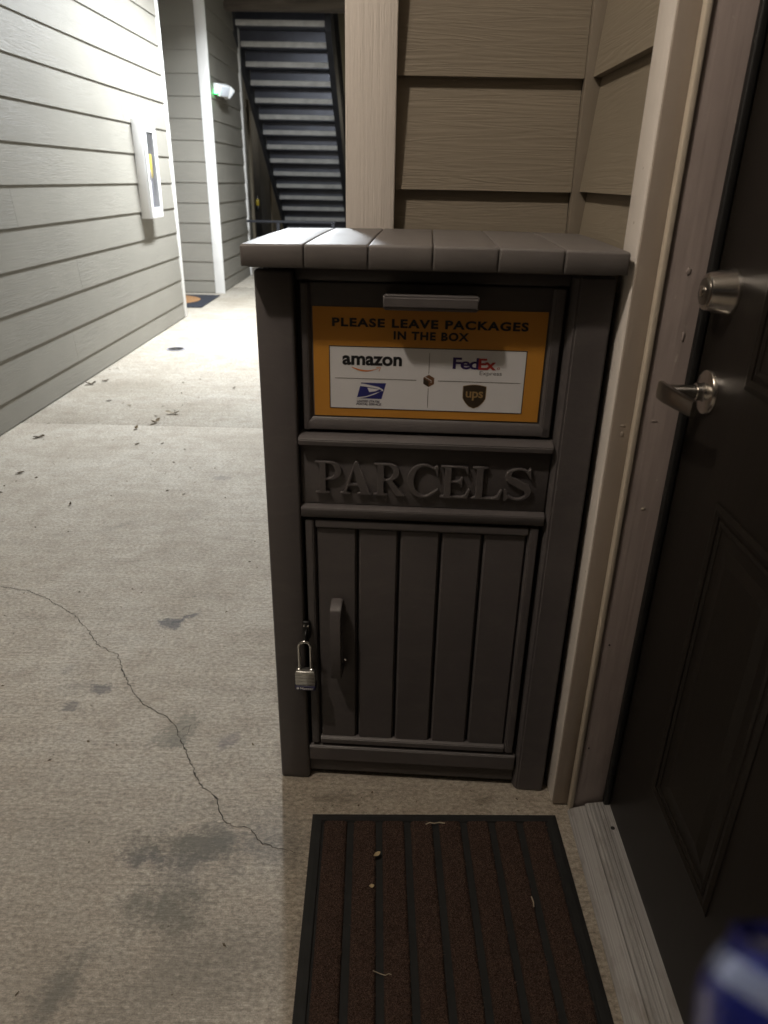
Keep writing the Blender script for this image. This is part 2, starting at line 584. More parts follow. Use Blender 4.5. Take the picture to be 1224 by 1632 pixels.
def tube(name, mat, pts, r, parent=None, seg=10, caps=True):
    pts = [Vector(p) for p in pts]
    bm = bmesh.new()
    rings = []
    prev = None
    for i, p in enumerate(pts):
        d = (pts[min(i + 1, len(pts) - 1)] - pts[max(i - 1, 0)]).normalized()
        if prev is None:
            t = Vector((0, 0, 1)) if abs(d.z) < 0.9 else Vector((0, 1, 0))
            e1 = d.cross(t).normalized()
        else:
            e1 = (prev - d * prev.dot(d)).normalized()
        prev = e1
        e2 = d.cross(e1)
        rr = r[i] if hasattr(r, '__len__') else r
        rings.append([bm.verts.new(p + (e1 * math.cos(2 * math.pi * k / seg) + e2 * math.sin(2 * math.pi * k / seg)) * rr) for k in range(seg)])
    for a, b in zip(rings, rings[1:]):
        for k in range(seg):
            bm.faces.new((a[k], a[(k + 1) % seg], b[(k + 1) % seg], b[k]))
    if caps:
        bm.faces.new(rings[0])
        bm.faces.new(rings[-1][::-1])
    return finish(bm, name, mat, parent, True, 50)


def empty(name, loc=(0, 0, 0), rz=0.0):
    o = bpy.data.objects.new(name, None)
    COL.objects.link(o)
    o.location = loc
    o.rotation_euler = (0, 0, rz)
    o.empty_display_size = 0.1
    return o


def tag(o, label, cat=None, group=None, kind=None):
    if label:
        o['label'] = label
    if cat:
        o['category'] = cat
    if group:
        o['group'] = group
    if kind:
        o['kind'] = kind
    return o


def struct(o):
    o['kind'] = 'structure'
    return o


def text_bm(body, bold=0.0, shear=0.0, spacing=1.0, size=1.0):
    cu = bpy.data.curves.new('t', 'FONT')
    cu.body = body
    cu.size = size
    cu.offset = bold
    cu.shear = shear
    cu.space_character = spacing
    cu.resolution_u = 4
    cu.fill_mode = 'FRONT'
    o = bpy.data.objects.new('t', cu)
    COL.objects.link(o)
    bpy.context.view_layer.update()
    me = bpy.data.meshes.new_from_object(o.evaluated_get(bpy.context.evaluated_depsgraph_get()))
    bpy.data.objects.remove(o)
    bpy.data.curves.remove(cu)
    bm = bmesh.new()
    bm.from_mesh(me)
    bpy.data.meshes.remove(me)
    return bm


def fit_text(name, mat, body, u0, u1, z0, z1, n, parent, bold=0.0, shear=0.0, spacing=1.0):
    """flat print in the local plane y = n, fitted to a rectangle"""
    bm = text_bm(body, bold, shear, spacing)
    xs = [v.co.x for v in bm.verts]
    ys = [v.co.y for v in bm.verts]
    ax, bx, ay, by = min(xs), max(xs), min(ys), max(ys)
    for v in bm.verts:
        v.co = Vector((u0 + (v.co.x - ax) / (bx - ax) * (u1 - u0), n, z0 + (v.co.y - ay) / (by - ay) * (z1 - z0)))
    return finish(bm, name, mat, parent)


def flat_poly(name, mat, pts, n, parent):
    bm = bmesh.new()
    bm.faces.new([bm.verts.new((p[0], n, p[1])) for p in pts])
    return finish(bm, name, mat, parent)


def strip(name, mat, cl, widths, n, parent):
    bm = bmesh.new()
    L, Rr = [], []
    for i, p in enumerate(cl):
        a = Vector(cl[max(i - 1, 0)])
        b = Vector(cl[min(i + 1, len(cl) - 1)])
        d = (b - a).normalized()
        nn = Vector((-d.y, d.x))
        w = widths[i] / 2
        L.append(bm.verts.new((p[0] + nn.x * w, n, p[1] + nn.y * w)))
        Rr.append(bm.verts.new((p[0] - nn.x * w, n, p[1] - nn.y * w)))
    for i in range(len(cl) - 1):
        bm.faces.new((L[i], L[i + 1], Rr[i + 1], Rr[i]))
    return finish(bm, name, mat, parent)


# ================================================================== ground, walkway, ceiling
g = finish(box_bm(-60, 60, -60, 60, -0.40, -0.20), 'ground', 'soil')
struct(g)
walk = struct(empty('walkway'))
box('concrete_slab', 'concrete', -3.4, 1.4, -4.0, 3.6078, -0.19, 0.0, walk, 0.004)
box('concrete_slab', 'concrete', -3.4, 1.4, 3.6102, 8.9, -0.19, -0.0015, walk, 0.004)
box('concrete_slab', 'concrete', -3.4, 1.4, 8.906, 19.0, -0.19, 0.0, walk, 0.004)

CR = [(-1.30, 1.965), (-1.2, 1.945), (-1.142, 1.932), (-1.062, 1.888), (-0.944, 1.804), (-0.873, 1.731), (-0.817, 1.656), (-0.742, 1.61), (-0.706, 1.542),
      (-0.655, 1.466), (-0.615, 1.419), (-0.566, 1.386), (-0.537, 1.369), (-0.504, 1.333), (-0.475, 1.281), (-0.456, 1.251), (-0.423, 1.195),
      (-0.403, 1.159), (-0.357, 1.122), (-0.332, 1.069), (-0.309, 1.051), (-0.276, 1.047), (-0.238, 1.01), (-0.198, 0.997), (-0.167, 0.991), (-0.135, 0.983)]


def crack_ribbon(path, name, wmin=0.0002, wmax=0.0011, fade=True):
    pts = []
    for a, b in zip(path, path[1:]):
        L = math.dist(a, b)
        k = max(2, int(L / 0.007))
        for i in range(k):
            f = i / k
            pts.append((a[0] + (b[0] - a[0]) * f + random.uniform(-1, 1) * .0028, a[1] + (b[1] - a[1]) * f + random.uniform(-1, 1) * .0028))
    bm = bmesh.new()
    rows = []
    n = len(pts)
    for i, p in enumerate(pts):
        a = Vector(pts[max(0, i - 1)])
        b = Vector(pts[min(n - 1, i + 1)])
        d = (b - a).normalized()
        w = random.uniform(wmin, wmax) * (min(1, i / 12, (n - 1 - i) / 12) if fade else 1) + 0.0002
        if random.random() < .04:
            w *= 1.9
        rows.append((bm.verts.new((p[0] - d.y * w, p[1] + d.x * w, .0006)), bm.verts.new((p[0] + d.y * w, p[1] - d.x * w, .0006))))
    for r0, r1 in zip(rows, rows[1:]):
        bm.faces.new((r0[0], r1[0], r1[1], r0[1]))
    return finish(bm, name, 'crack', walk)


crack_ribbon(CR, 'crack')
crack_ribbon([(-0.497, 1.318), (-0.470, 1.345), (-0.468, 1.32), (-0.482, 1.29), (-0.476, 1.275)], 'crack', .0003, .0008)
crack_ribbon([(0.03, 1.118), (0.045, 1.13), (0.052, 1.15)], 'crack', .0003, .0007)

ceil = struct(finish(box_bm(-3.4, 1.4, -4.0, 9.44, 3.0, 3.2), 'ceiling', 'ceiling'))

# ================================================================== lap siding
def board_along_y(x, nrm, y0, y1, z0, parent, mat, ztop, exposure=0.2, out=0.0215, inn=0.0080):
    """lap board on a wall at plane x, outward normal nrm (+1/-1 along x)"""
    zt = min(z0 + exposure + 0.028, ztop)
    poly = [(inn, z0), (out, z0 + 0.0005), (0.0095, zt), (0.0015, zt)]
    bm = bmesh.new()
    A = [bm.verts.new((x + nrm * p[0], y0, p[1])) for p in poly]
    B = [bm.verts.new((x + nrm * p[0], y1, p[1])) for p in poly]
    bm.faces.new(A)
    bm.faces.new(B[::-1])
    for i in range(4):
        bm.faces.new((A[i], A[(i + 1) % 4], B[(i + 1) % 4], B[i]))
    return finish(bm, 'siding_board', mat, parent)


def board_along_x(y, nrm, x0, x1, z0, parent, mat, ztop, exposure=0.2, out=0.0215, inn=0.0080):
    zt = min(z0 + exposure + 0.028, ztop)
    poly = [(inn, z0), (out, z0 + 0.0005), (0.0095, zt), (0.0015, zt)]
    bm = bmesh.new()
    A = [bm.verts.new((x0, y + nrm * p[0], p[1])) for p in poly]
    B = [bm.verts.new((x1, y + nrm * p[0], p[1])) for p in poly]
    bm.faces.new(A)
    bm.faces.new(B[::-1])
    for i in range(4):
        bm.faces.new((A[i], A[(i + 1) % 4], B[(i + 1) % 4], B[i]))
    return finish(bm, 'siding_board', mat, parent)


def lap_levels(first, top, exposure=0.2):
    zs = []
    z = first
    while z < top - 0.03:
        zs.append(z)
        z += exposure
    return zs


# --- left wall of the passage
XL = -1.985
lw = empty('siding_wall', (XL, 3.0, 0))
tag(lw, 'long taupe lap siding wall carrying the white extinguisher cabinet', 'wall')


def local(parent, o):
    """keep world placement for geometry written in world coordinates under a placed empty"""
    o.matrix_parent_inverse = parent.matrix_world.inverted()
    return o


bpy.context.view_layer.update()
local(lw, box('wall_core', 'backing', XL - 0.12, XL, -4.0, 6.80, 0.0, 2.998, lw))
joints = {3: 4.62, 1: 4.4, 5: 3.95, 8: 5.75}
for i, z in enumerate([-0.055] + lap_levels(0.143, 2.98)):
    zz = max(z, 0.006)
    if i in joints:
        segs = [(-4.0, joints[i] - .0005), (joints[i] + .0005, 6.80)]
    else:
        segs = [(-4.0, 6.80)]
    for a, b in segs:
        ex = 0.2 if i else 0.137
        o = local(lw, board_along_y(XL, 1, a, b, zz, lw, 'siding_y', 2.995, ex))
local(lw, box('corner_trim', 'trim_white', XL - 0.01, XL + 0.024, 6.802, 6.87, 0.0, 2.997, lw, 0.002))
local(lw, box('corner_trim', 'trim_white', XL - 0.13, XL - 0.0105, 6.846, 6.87, 0.0, 2.997, lw, 0.002))

# --- alcove and second stretch of wall
YA = 8.385
aw = empty('siding_wall', (-2.0, YA, 0))
tag(aw, 'far taupe siding wall with wide white corner post, behind the dark far doormat', 'wall')
bpy.context.view_layer.update()
local(aw, box('wall_core', 'backing', -3.3, -1.985, YA + 0.001, 10.10, 0.0, 2.998, aw))
for i, z in enumerate([-0.06] + lap_levels(0.137, 2.98)):
    zz = max(z, 0.006)
    ex = 0.2 if i else 0.131
    local(aw, board_along_x(YA, -1, -2.95, -2.043, zz, aw, 'siding_x', 2.995, ex))
    local(aw, board_along_y(-1.985, 1, YA + 0.03, 10.06, zz, aw, 'siding_y', 2.995, ex))
local(aw, box('corner_trim', 'trim_white', -2.042, -1.935, YA - 0.026, YA - 0.001, 0.0, 2.997, aw, 0.002))
local(aw, box('corner_trim', 'trim_white', -1.984, -1.951, YA + 0.0, YA + 0.029, 0.0, 2.997, aw, 0.002))
local(aw, box('end_trim', 'trim_white', -1.984, -1.950, 10.062, 10.14, 0.0, 2.997, aw, 0.002))
# alcove side wall (its door is out of sight)
al = empty('siding_wall', (-2.97, 7.6, 0))
tag(al, 'shadowed back of the recess between the two white corner posts', 'wall')
bpy.context.view_layer.update()
local(al, box('wall_core', 'backing', -3.10, -2.972, 6.9, YA - 0.02, 0.0, 2.998, al))
for i, z in enumerate(lap_levels(0.137, 2.98)):
    local(al, board_along_y(-2.972, 1, 6.9, YA - 0.022, z, al, 'siding_y', 2.995))
local(al, box('wall_core', 'backing', -3.10, XL - 0.135, 6.75, 6.84, 0.0, 2.998, al))

# --- entry recess: back wall, side wall, corner post
YB = 1.636
XR = 0.394
ew = empty('siding_wall', (0.15, YB, 0))
tag(ew, 'brown siding walls meeting in a corner behind the parcel box, with pale corner post', 'wall')
bpy.context.view_layer.update()
local(ew, box('wall_core', 'backing', -0.085, 0.52, YB + .001, 9.3, 0.0, 2.998, ew))
local(ew, box('wall_core', 'backing', XR + .001, 0.52, 1.19, YB, 0.0, 2.998, ew))
for i, z in enumerate(lap_levels(0.182, 2.98)):
    local(ew, board_along_x(YB, -1, -0.0075, 0.351, z, ew, 'siding_entry_x', 2.995, 0.2, 0.0290, 0.004))
    local(ew, board_along_y(XR, -1, 1.208, 1.599, z + 0.0015, ew, 'siding_entry_y', 2.995, 0.2, 0.0280, 0.004))
    local(ew, board_along_y(-0.085, -1, 1.64, 9.3, z, ew, 'siding_y', 2.995))
local(ew, board_along_x(YB, -1, -0.0075, 0.351, 0.006, ew, 'siding_entry_x', 2.9, 0.17))
local(ew, board_along_y(XR, -1, 1.208, 1.599, 0.006, ew, 'siding_entry_y', 2.9, 0.17))
local(ew, box('inside_corner_trim', 'trim_taupe', 0.352, XR - 0.0005, 1.600, 1.6235, 0.0, 2.997, ew, 0.0015))
local(ew, box('corner_post', 'trim_cream', -0.1075, -0.0085, YB - 0.049, YB - .0015, 0.0, 2.997, ew, 0.003))
local(ew, box('corner_post', 'trim_cream', -0.1085, -0.0865, YB + 0.0005, YB + 0.09, 0.0, 2.997, ew, 0.003))

# ================================================================== door frame, door, threshold
df = empty('door_frame', (0.40, 1.14, 0))
tag(df, 'chipped cream and mauve painted door frame beside the parcel box', 'door frame')
bpy.context.view_layer.update()
local(df, box('casing', 'casing', 0.3545, 0.3935, 1.1345, 1.2065, 0.004, 2.16, df, 0.004))
local(df, box('brickmould', 'jamb_brown', 0.3565, 0.3945, 1.128, 1.1340, 0.004, 2.15, df, 0.0015))
local(df, box('stop_bead', 'stop', 0.3870, 0.3965, 1.112, 1.1275, 0.006, 2.14, df, 0.002))
local(df, box('jamb', 'jamb', 0.3970, 0.5200, 1.1165, 1.1890, 0.006, 2.13, df, 0.002))
local(df, box('weatherstrip', 'rubber_black', 0.4545, 0.4680, 1.1020, 1.1160, 0.03, 2.12, df, 0.003))
local(df, box('head_jamb', 'jamb', 0.3970, 0.5200, 0.10, 1.1160, 2.075, 2.13, df, 0.002))
local(df, box('head_casing', 'casing', 0.3545, 0.3935, 0.10, 1.1265, 2.078, 2.16, df, 0.004))
local(df, box('jamb', 'jamb', 0.3970, 0.5200, 0.06, 0.0995, 0.006, 2.13, df, 0.002))

rw = empty('siding_wall', (XR, -1.0, 0))
tag(rw, 'brown siding wall on the near side of the dark door', 'wall')
bpy.context.view_layer.update()
local(rw, box('wall_core', 'backing', XR + .001, 0.52, -4.0, 0.058, 0.0, 2.998, rw))
local(rw, box('wall_core', 'backing', XR + .001, 0.52, 0.059, 1.189, 2.165, 2.998, rw))
for z in lap_levels(0.182, 2.98):
    local(rw, board_along_y(XR, -1, -4.0, 0.02, z, rw, 'siding_entry_y', 2.995))

XD = 0.4665
dr = empty('entry_door', (XD, 0.65, 0))
tag(dr, 'dark brown panelled entry door with satin lever handle and deadbolt', 'door')
bpy.context.view_layer.update()
local(dr, box('door_slab', 'door_paint', XD, XD + 0.045, 0.118, 1.1005, 0.032, 2.072, dr, 0.002))


def door_panel(y0, y1, z0, z1):
    def ring(off0, off1, d0, d1, nm):
        bm = bmesh.new()
        A = [(y0 + off0, z0 + off0), (y1 - off0, z0 + off0), (y1 - off0, z1 - off0), (y0 + off0, z1 - off0)]
        mid = (off0 + off1) / 2
        Bm = [(y0 + mid, z0 + mid), (y1 - mid, z0 + mid), (y1 - mid, z1 - mid), (y0 + mid, z1 - mid)]
        Bq = [(y0 + off1, z0 + off1), (y1 - off1, z0 + off1), (y1 - off1, z1 - off1), (y0 + off1, z1 - off1)]
        rows = []
        for pts, d in ((A, -.0005), (A, d0 * .4), (Bm, d0), (Bq, d1), (Bq, -.0005)):
            rows.append([bm.verts.new((XD - d, p[0], p[1])) for p in pts])
        for r0, r1 in zip(rows, rows[1:]):
            for k in range(4):
                bm.faces.new((r0[k], r0[(k + 1) % 4], r1[(k + 1) % 4], r1[k]))
        return local(dr, finish(bm, nm, 'door_paint', dr))
    ring(0.0, 0.016, 0.0040, 0.0022, 'panel_moulding')
    ring(0.020, 0.030, 0.0026, 0.0010, 'panel_moulding')
    bm = bmesh.new()
    o1, o2 = 0.045, 0.066
    A = [(y0 + o1, z0 + o1), (y1 - o1, z0 + o1), (y1 - o1, z1 - o1), (y0 + o1, z1 - o1)]
    Bq = [(y0 + o2, z0 + o2), (y1 - o2, z0 + o2), (y1 - o2, z1 - o2), (y0 + o2, z1 - o2)]
    ra = [bm.verts.new((XD + .0005, p[0], p[1])) for p in A]
    rb = [bm.verts.new((XD - .0032, p[0], p[1])) for p in Bq]
    for k in range(4):
        bm.faces.new((ra[k], ra[(k + 1) % 4], rb[(k + 1) % 4], rb[k]))
    bm.faces.new(rb)
    local(dr, finish(bm, 'panel', 'door_paint', dr))


for (ya, yb) in ((0.700, 0.945), (0.275, 0.520)):
    door_panel(ya, yb, 0.245, 0.790)
    door_panel(ya, yb, 0.955, 1.640)
    door_panel(ya, yb, 1.760, 1.960)

# deadbolt (a part of the door) and lever set
db = local(dr, lathe('deadbolt', 'nickel', [(0.0, -.001), (.0335, -.001), (.0335, .003), (.0325, .006), (.0255, .033), (.0245, .0355), (.0225, .0365), (.0, .0365)], (XD, 1.045, 1.066), (-1, 0, 0), dr, 40))
k1 = (lathe('lock_face', 'nickel_dark', [(0.0, .0362), (.0185, .0362), (.0185, .0385), (.0165, .0395), (.0, .0395)], (XD, 1.045, 1.066), (-1, 0, 0), db, 32))
k2 = lathe('keyway', 'nickel', [(0.0, .0394), (.0075, .0394), (.0075, .0420), (.0065, .0425), (.0, .0425)], (XD, 1.045, 1.066), (-1, 0, 0), db, 24)
lv = local(dr, lathe('lever_handle', 'nickel', [(0.0, -.001), (.034, -.001), (.034, .003), (.032, .0065), (.0285, .008), (.0145, .0085), (.0130, .012), (.0130, .020), (.0105, .0205), (.0105, .068), (.0, .068)], (XD, 1.050, 0.922), (-1, 0, 0), dr, 40))


def lever_bar():
    # flat tapered lever turning from the neck back towards the hinge side
    bm = bmesh.new()
    secs = [(1.064, .0800, .0120, .0035), (1.058, .0805, .0140, .0045), (1.035, .0800, .0140, .0046), (1.01, .0770, .0132, .0044), (0.985, .0730, .0126, .0042), (0.962, .0690, .0122, .0040), (0.957, .0685, .0110, .0034)]
    rings = []
    for (y, out, hz, hx) in secs:
        ring = []
        for k in range(16):
            a = 2 * math.pi * k / 16
            ca, sa = math.cos(a), math.sin(a)
            sx = math.copysign(abs(ca) ** .45, ca) * hx
            sz = math.copysign(abs(sa) ** .45, sa) * hz
            ring.append(bm.verts.new((XD - out + sx * 1.0 + .012, y, 0.922 + sz)))
        rings.append(ring)
    for a, b in zip(rings, rings[1:]):
        for k in range(16):
            bm.faces.new((a[k], a[(k + 1) % 16], b[(k + 1) % 16], b[k]))
    bm.faces.new(rings[0])
    bm.faces.new(rings[-1][::-1])
    o = finish(bm, 'lever', 'nickel_dark', lv, True, 40)


lever_bar()

th = empty('door_threshold', (0.42, 0.6, 0))
tag(th, 'worn grey ribbed metal threshold under the dark door', 'threshold')
bpy.context.view_layer.update()
local(th, prism('ramp', 'threshold', [(0.384, 0.001), (0.419, 0.001), (0.419, 0.020), (0.388, 0.008)], 'y', 0.101, 1.112, th, 0.0012))
local(th, prism('saddle', 'threshold', [(0.4195, 0.001), (0.478, 0.001), (0.478, 0.031), (0.462, 0.031), (0.4195, 0.024)], 'y', 0.101, 1.113, th, 0.0012))
for k in range(4):
    local(th, box('rib', 'threshold', 0.425 + k * .008, 0.428 + k * .008, 0.105, 1.110, 0.018, 0.0265 + k * .00132, th, 0.0006, 1))
local(th, lathe('screw', 'rubber_black', [(0, .0), (.0045, .0), (.0045, .0305), (.003, .0315), (0, .0315)], (0.4585, 1.045, 0), (0, 0, 1), th, 12))

# ================================================================== parcel box
pb = empty('parcel_box', (-0.228, 1.187, 0), rad(-2.2))
tag(pb, 'dark brown resin parcel box with plank lid and orange sign, beside the door frame', 'parcel box')
W = 0.570


def pbox(name, u0, u1, n0, n1, z0, z1, bevel=0.003, mat='resin', parent=None, seg=2):
    return box(name, mat, u0, u1, n0, n1, z0, z1, parent or pb, bevel, seg)


pbox('corner_post', 0.0, 0.0625, 0.0, 0.060, 0.0, 1.068, 0.005)
# right post has a broad chamfer on its inner edge
prism('corner_post', 'resin', [(0.5045, 0.014), (0.5145, 0.0), (W, 0.0), (W, 0.060), (0.5045, 0.060)], 'z', 0.0, 1.0685, pb, 0.003)
pbox('corner_post', 0.0, 0.0625, 0.310, 0.370, 0.0, 1.068, 0.005)
pbox('corner_post', 0.5045, W, 0.310, 0.370, 0.0, 1.068, 0.005)
pbox('side_panel', 0.008, 0.020, 0.0605, 0.3095, 0.03, 1.066, 0.002)
pbox('side_panel', W - 0.020, W - 0.008, 0.0605, 0.3095, 0.03, 1.066, 0.002)
pbox('back_panel', 0.063, 0.504, 0.345, 0.357, 0.03, 1.066, 0.002)
pbox('inner_panel', 0.0625, 0.5045, 0.034, 0.044, 0.012, 1.064, 0.0, 'resin_dark')
pbox('top_rail', 0.0630, 0.5040, 0.0205, 0.0335, 1.050, 1.070, 0.003)

# lid of six planks over a rim, gently crowned
lidz = lambda u, n: 1.1080 + 0.0012 * math.sin(math.pi * min(1, max(0, (n + 0.037) / 0.412))) + 0.0030 * (1 - ((u - 0.30) / 0.31) ** 2)
lid = pbox('lid', -0.004, 0.5625, -0.028, 0.366, 1.0735, 1.098, 0.003)
edges = [-0.0105, 0.0875, 0.1855, 0.2830, 0.3815, 0.4795, 0.5755]
for a, b in zip(edges, edges[1:]):
    bm = bmesh.new()
    a2, b2 = a + 0.0008, b - 0.0008
    us = [a2, a2 + .0012, a2 + .003] + [a2 + (b2 - a2) * f for f in (.3, .5, .7)] + [b2 - .003, b2 - .0012, b2]
    prof = [(-0.0360, 1.0760, 0), (-0.0375, 1.0775, 0), (-0.0375, None, -.0040), (-0.0368, None, -.0018), (-0.0345, None, -.0004), (-0.030, None, 0), (0.02, None, 0), (0.08, None, 0), (0.15, None, 0), (0.22, None, 0), (0.30, None, 0), (0.362, None, 0), (0.369, None, -.003), (0.371, None, -.010), (0.371, 1.0765, 0)]
    grid = []
    for i, u in enumerate(us):
        e = {0: .0014, 1: .0004, len(us) - 1: .0014, len(us) - 2: .0004}.get(i, 0)
        row = []
        for (nn, zz, dz) in prof:
            if zz is None:
                z = lidz(u, nn) + dz - e
                row.append(bm.verts.new((u, nn + (e * .6 if nn < -0.03 else 0), z)))
            else:
                row.append(bm.verts.new((u, nn + (e * .6 if nn < 0 else 0), zz)))
        grid.append(row)
    for r0, r1 in zip(grid, grid[1:]):
        for k in range(len(prof) - 1):
            bm.faces.new((r0[k], r0[k + 1], r1[k + 1], r1[k]))
        bm.faces.new((r0[-1], r0[0], r1[0], r1[-1]))
    bm.faces.new(grid[0])
    bm.faces.new(grid[-1][::-1])
    finish(bm, 'lid_plank', 'resin_lid_lit', lid, True, 60)

# upper flap with raised rim
flap = pbox('flap', 0.0690, 0.4985, 0.0200, 0.0335, 0.7990, 1.0485, 0.002)
# rim: bottom and sides chamfered
def rim(name, poly, axis, a0, a1, parent):
    return prism(name, 'resin', poly, axis, a0, a1, parent)
prism('flap_rim', 'resin', [(0.0195, 0.8000), (0.0130, 0.8020), (0.0130, 0.8170), (0.0195, 0.8245)], 'x', 0.0750, 0.4945, flap, 0.0012)
prism('flap_rim', 'resin', [(0.0710, 0.0195), (0.0725, 0.0130), (0.0820, 0.0130), (0.0880, 0.0195)], 'z', 0.8005, 1.047, flap, 0.0012)
prism('flap_rim', 'resin', [(0.4770, 0.0195), (0.4830, 0.0130), (0.4965, 0.0130), (0.4980, 0.0195)], 'z', 0.8005, 1.047, flap, 0.0012)
# bar handle of the flap
prism('flap_handle', 'resin', [(0.0198, 1.0350), (-0.0215, 1.0385), (-0.0255, 1.0345), (-0.0255, 1.0175), (-0.0200, 1.0130), (0.0198, 1.0130)], 'x', 0.2085, 0.3580, flap, 0.0022)

# the orange sign
sign = box('sign', 'sign_orange', 0.0905, 0.4742, 0.0184, 0.0199, 0.8262, 1.0105, flap)
sign['label'] = 'orange sign reading PLEASE LEAVE PACKAGES IN THE BOX with four carrier logos'
NS = 0.0180
fit_text('lettering', 'ink_black', 'PLEASE LEAVE PACKAGES', 0.1225, 0.4440, 0.9790, 0.9935, NS, sign, 0.042, 0, 1.16)
fit_text('lettering', 'ink_black', 'IN THE BOX', 0.2245, 0.3485, 0.9600, 0.9740, NS, sign, 0.042, 0, 1.16)
fw = 0.0012
flat_poly('white_field', 'sign_white', [(0.1170, 0.8400), (0.4460, 0.8400), (0.4460, 0.9475), (0.1170, 0.9475)], NS + .0002, sign)
for (u0, u1, z0, z1) in ((0.1170, 0.4460, 0.8400, 0.8412), (0.1170, 0.4460, 0.9463, 0.9475), (0.1170, 0.1182, 0.8413, 0.9462), (0.4448, 0.4460, 0.8413, 0.9462)):
    flat_poly('border_line', 'ink_black', [(u0, z0), (u1, z0), (u1, z1), (u0, z1)], NS - .0001, sign)
for (u0, u1, z0, z1) in ((0.1265, 0.2645, 0.8925, 0.8933), (0.3010, 0.4390, 0.8925, 0.8933), (0.2848, 0.2856, 0.9045, 0.9395), (0.2848, 0.2856, 0.8460, 0.8800)):
    flat_poly('divider_line', 'ink_grey' if False else 'ink_brown', [(u0, z0), (u1, z0), (u1, z1), (u0, z1)], NS - .0001, sign)
# little parcel in the middle
cu_, cz_ = 0.2855, 0.8925
hexr = 0.0105
hx = [(cu_ + hexr * math.sin(a), cz_ + hexr * math.cos(a)) for a in [k * math.pi / 3 for k in range(6)]]
flat_poly('parcel_icon', 'ink_brown2', hx, NS - .0001, sign)
flat_poly('parcel_icon', 'ink_brown', [(cu_, cz_ - .0008), (cu_ - .0086, cz_ + .0042), (cu_ - .0086, cz_ - .0050), (cu_, cz_ - .0100)], NS - .0002, sign)
strip('parcel_icon', 'sign_white', [(cu_ - .006, cz_ + .0062), (cu_ + .0042, cz_ + .0006), (cu_ + .0042, cz_ - .003)], [.0009] * 3, NS - .0003, sign)
# first logo: word with an orange smile
fit_text('logo', 'ink_black', 'amazon', 0.1392, 0.2395, 0.9155, 0.9318, NS - .0001, sign, 0.034, 0, 1.0)
sm = [(0.155 + 0.046 * f, 0.9125 - 0.0062 * math.sin(math.pi * (f * .93 + .02))) for f in [k / 14 for k in range(15)]]
strip('logo', 'ink_orange', sm, [.0006 + .0019 * math.sin(math.pi * min(1, k / 14 + .12)) for k in range(15)], NS - .0001, sign)
strip('logo', 'ink_orange', [(0.1965, 0.9128), (0.2035, 0.9132), (0.2012, 0.9062)], [.0011] * 3, NS - .00015, sign)
# second logo: two-colour word with a small serif word under it
fit_text('logo', 'ink_purple', 'Fed', 0.3245, 0.3682, 0.9140, 0.9335, NS - .0001, sign, 0.024, 0, 0.86)
fit_text('logo', 'ink_red', 'Ex', 0.3672, 0.3965, 0.9140, 0.9330, NS - .0002, sign, 0.024, 0, 0.86)
fit_text('logo', 'ink_red', 'o', 0.3985, 0.4030, 0.9148, 0.9190, NS - .0001, sign)
fit_text('logo', 'ink_grey', 'Express', 0.3700, 0.4070, 0.9030, 0.9118, NS - .0001, sign, 0.0, 0, 1.0)
# third logo: slanted blue field with an eagle's head, two lines of small print
S0 = NS - .0001
flat_poly('logo', 'ink_blue', [(0.1635, 0.8585), (0.2060, 0.8585), (0.2135, 0.8860), (0.1710, 0.8860)], S0, sign)
flat_poly('logo', 'sign_white', [(0.1700, 0.8842), (0.1760, 0.8842), (0.2015, 0.8790), (0.2085, 0.8752), (0.2090, 0.8725), (0.2040, 0.8722), (0.2065, 0.8742), (0.1985, 0.8762), (0.1800, 0.8792), (0.1695, 0.8800)], S0 - .0001, sign)
flat_poly('logo', 'sign_white', [(0.1815, 0.8775), (0.2020, 0.8750), (0.1960, 0.8718), (0.1850, 0.8700), (0.1838, 0.8728)], S0 - .00015, sign)
flat_poly('logo', 'sign_white', [(0.1628, 0.8600), (0.1800, 0.8625), (0.1965, 0.8690), (0.2040, 0.8715), (0.1940, 0.8660), (0.1790, 0.8606), (0.1650, 0.8580)], S0 - .0001, sign)
fit_text('logo', 'ink_navy', 'UNITED STATES', 0.1640, 0.2030, 0.8515, 0.8555, S0, sign, 0.02, 0.25)
fit_text('logo', 'ink_navy', 'POSTAL SERVICE.', 0.1625, 0.2060, 0.8465, 0.8505, S0, sign, 0.02, 0.25)
# fourth logo: dark shield with pale letters
def shield(cu, zt, zb, hw, k):
    pts = []
    for f in [i / 8 for i in range(9)]:
        pts.append((cu - hw + 2 * hw * f, zt + 0.0028 * math.sin(math.pi * f) * k))
    h = zt - zb
    for f in (0.35, .55, .7, .82, .92):
        pts.append((cu + hw * (1 - max(0, (f - .5)) ** 1.6 * 2.4), zt - h * f))
    pts.append((cu, zb))
    for f in (.92, .82, .7, .55, .35):
        pts.append((cu - hw * (1 - max(0, (f - .5)) ** 1.6 * 2.4), zt - h * f))
    return pts
flat_poly('logo', 'ink_gold', shield(0.3636, 0.8858, 0.8468, 0.0198, 1), S0, sign)
flat_poly('logo', 'ink_brown', shield(0.3636, 0.8850, 0.8478, 0.0188, 1), S0 - .0001, sign)
fit_text('logo', 'ink_gold', 'ups', 0.3492, 0.3785, 0.8610, 0.8768, S0 - .0002, sign, 0.016, 0, 0.95)

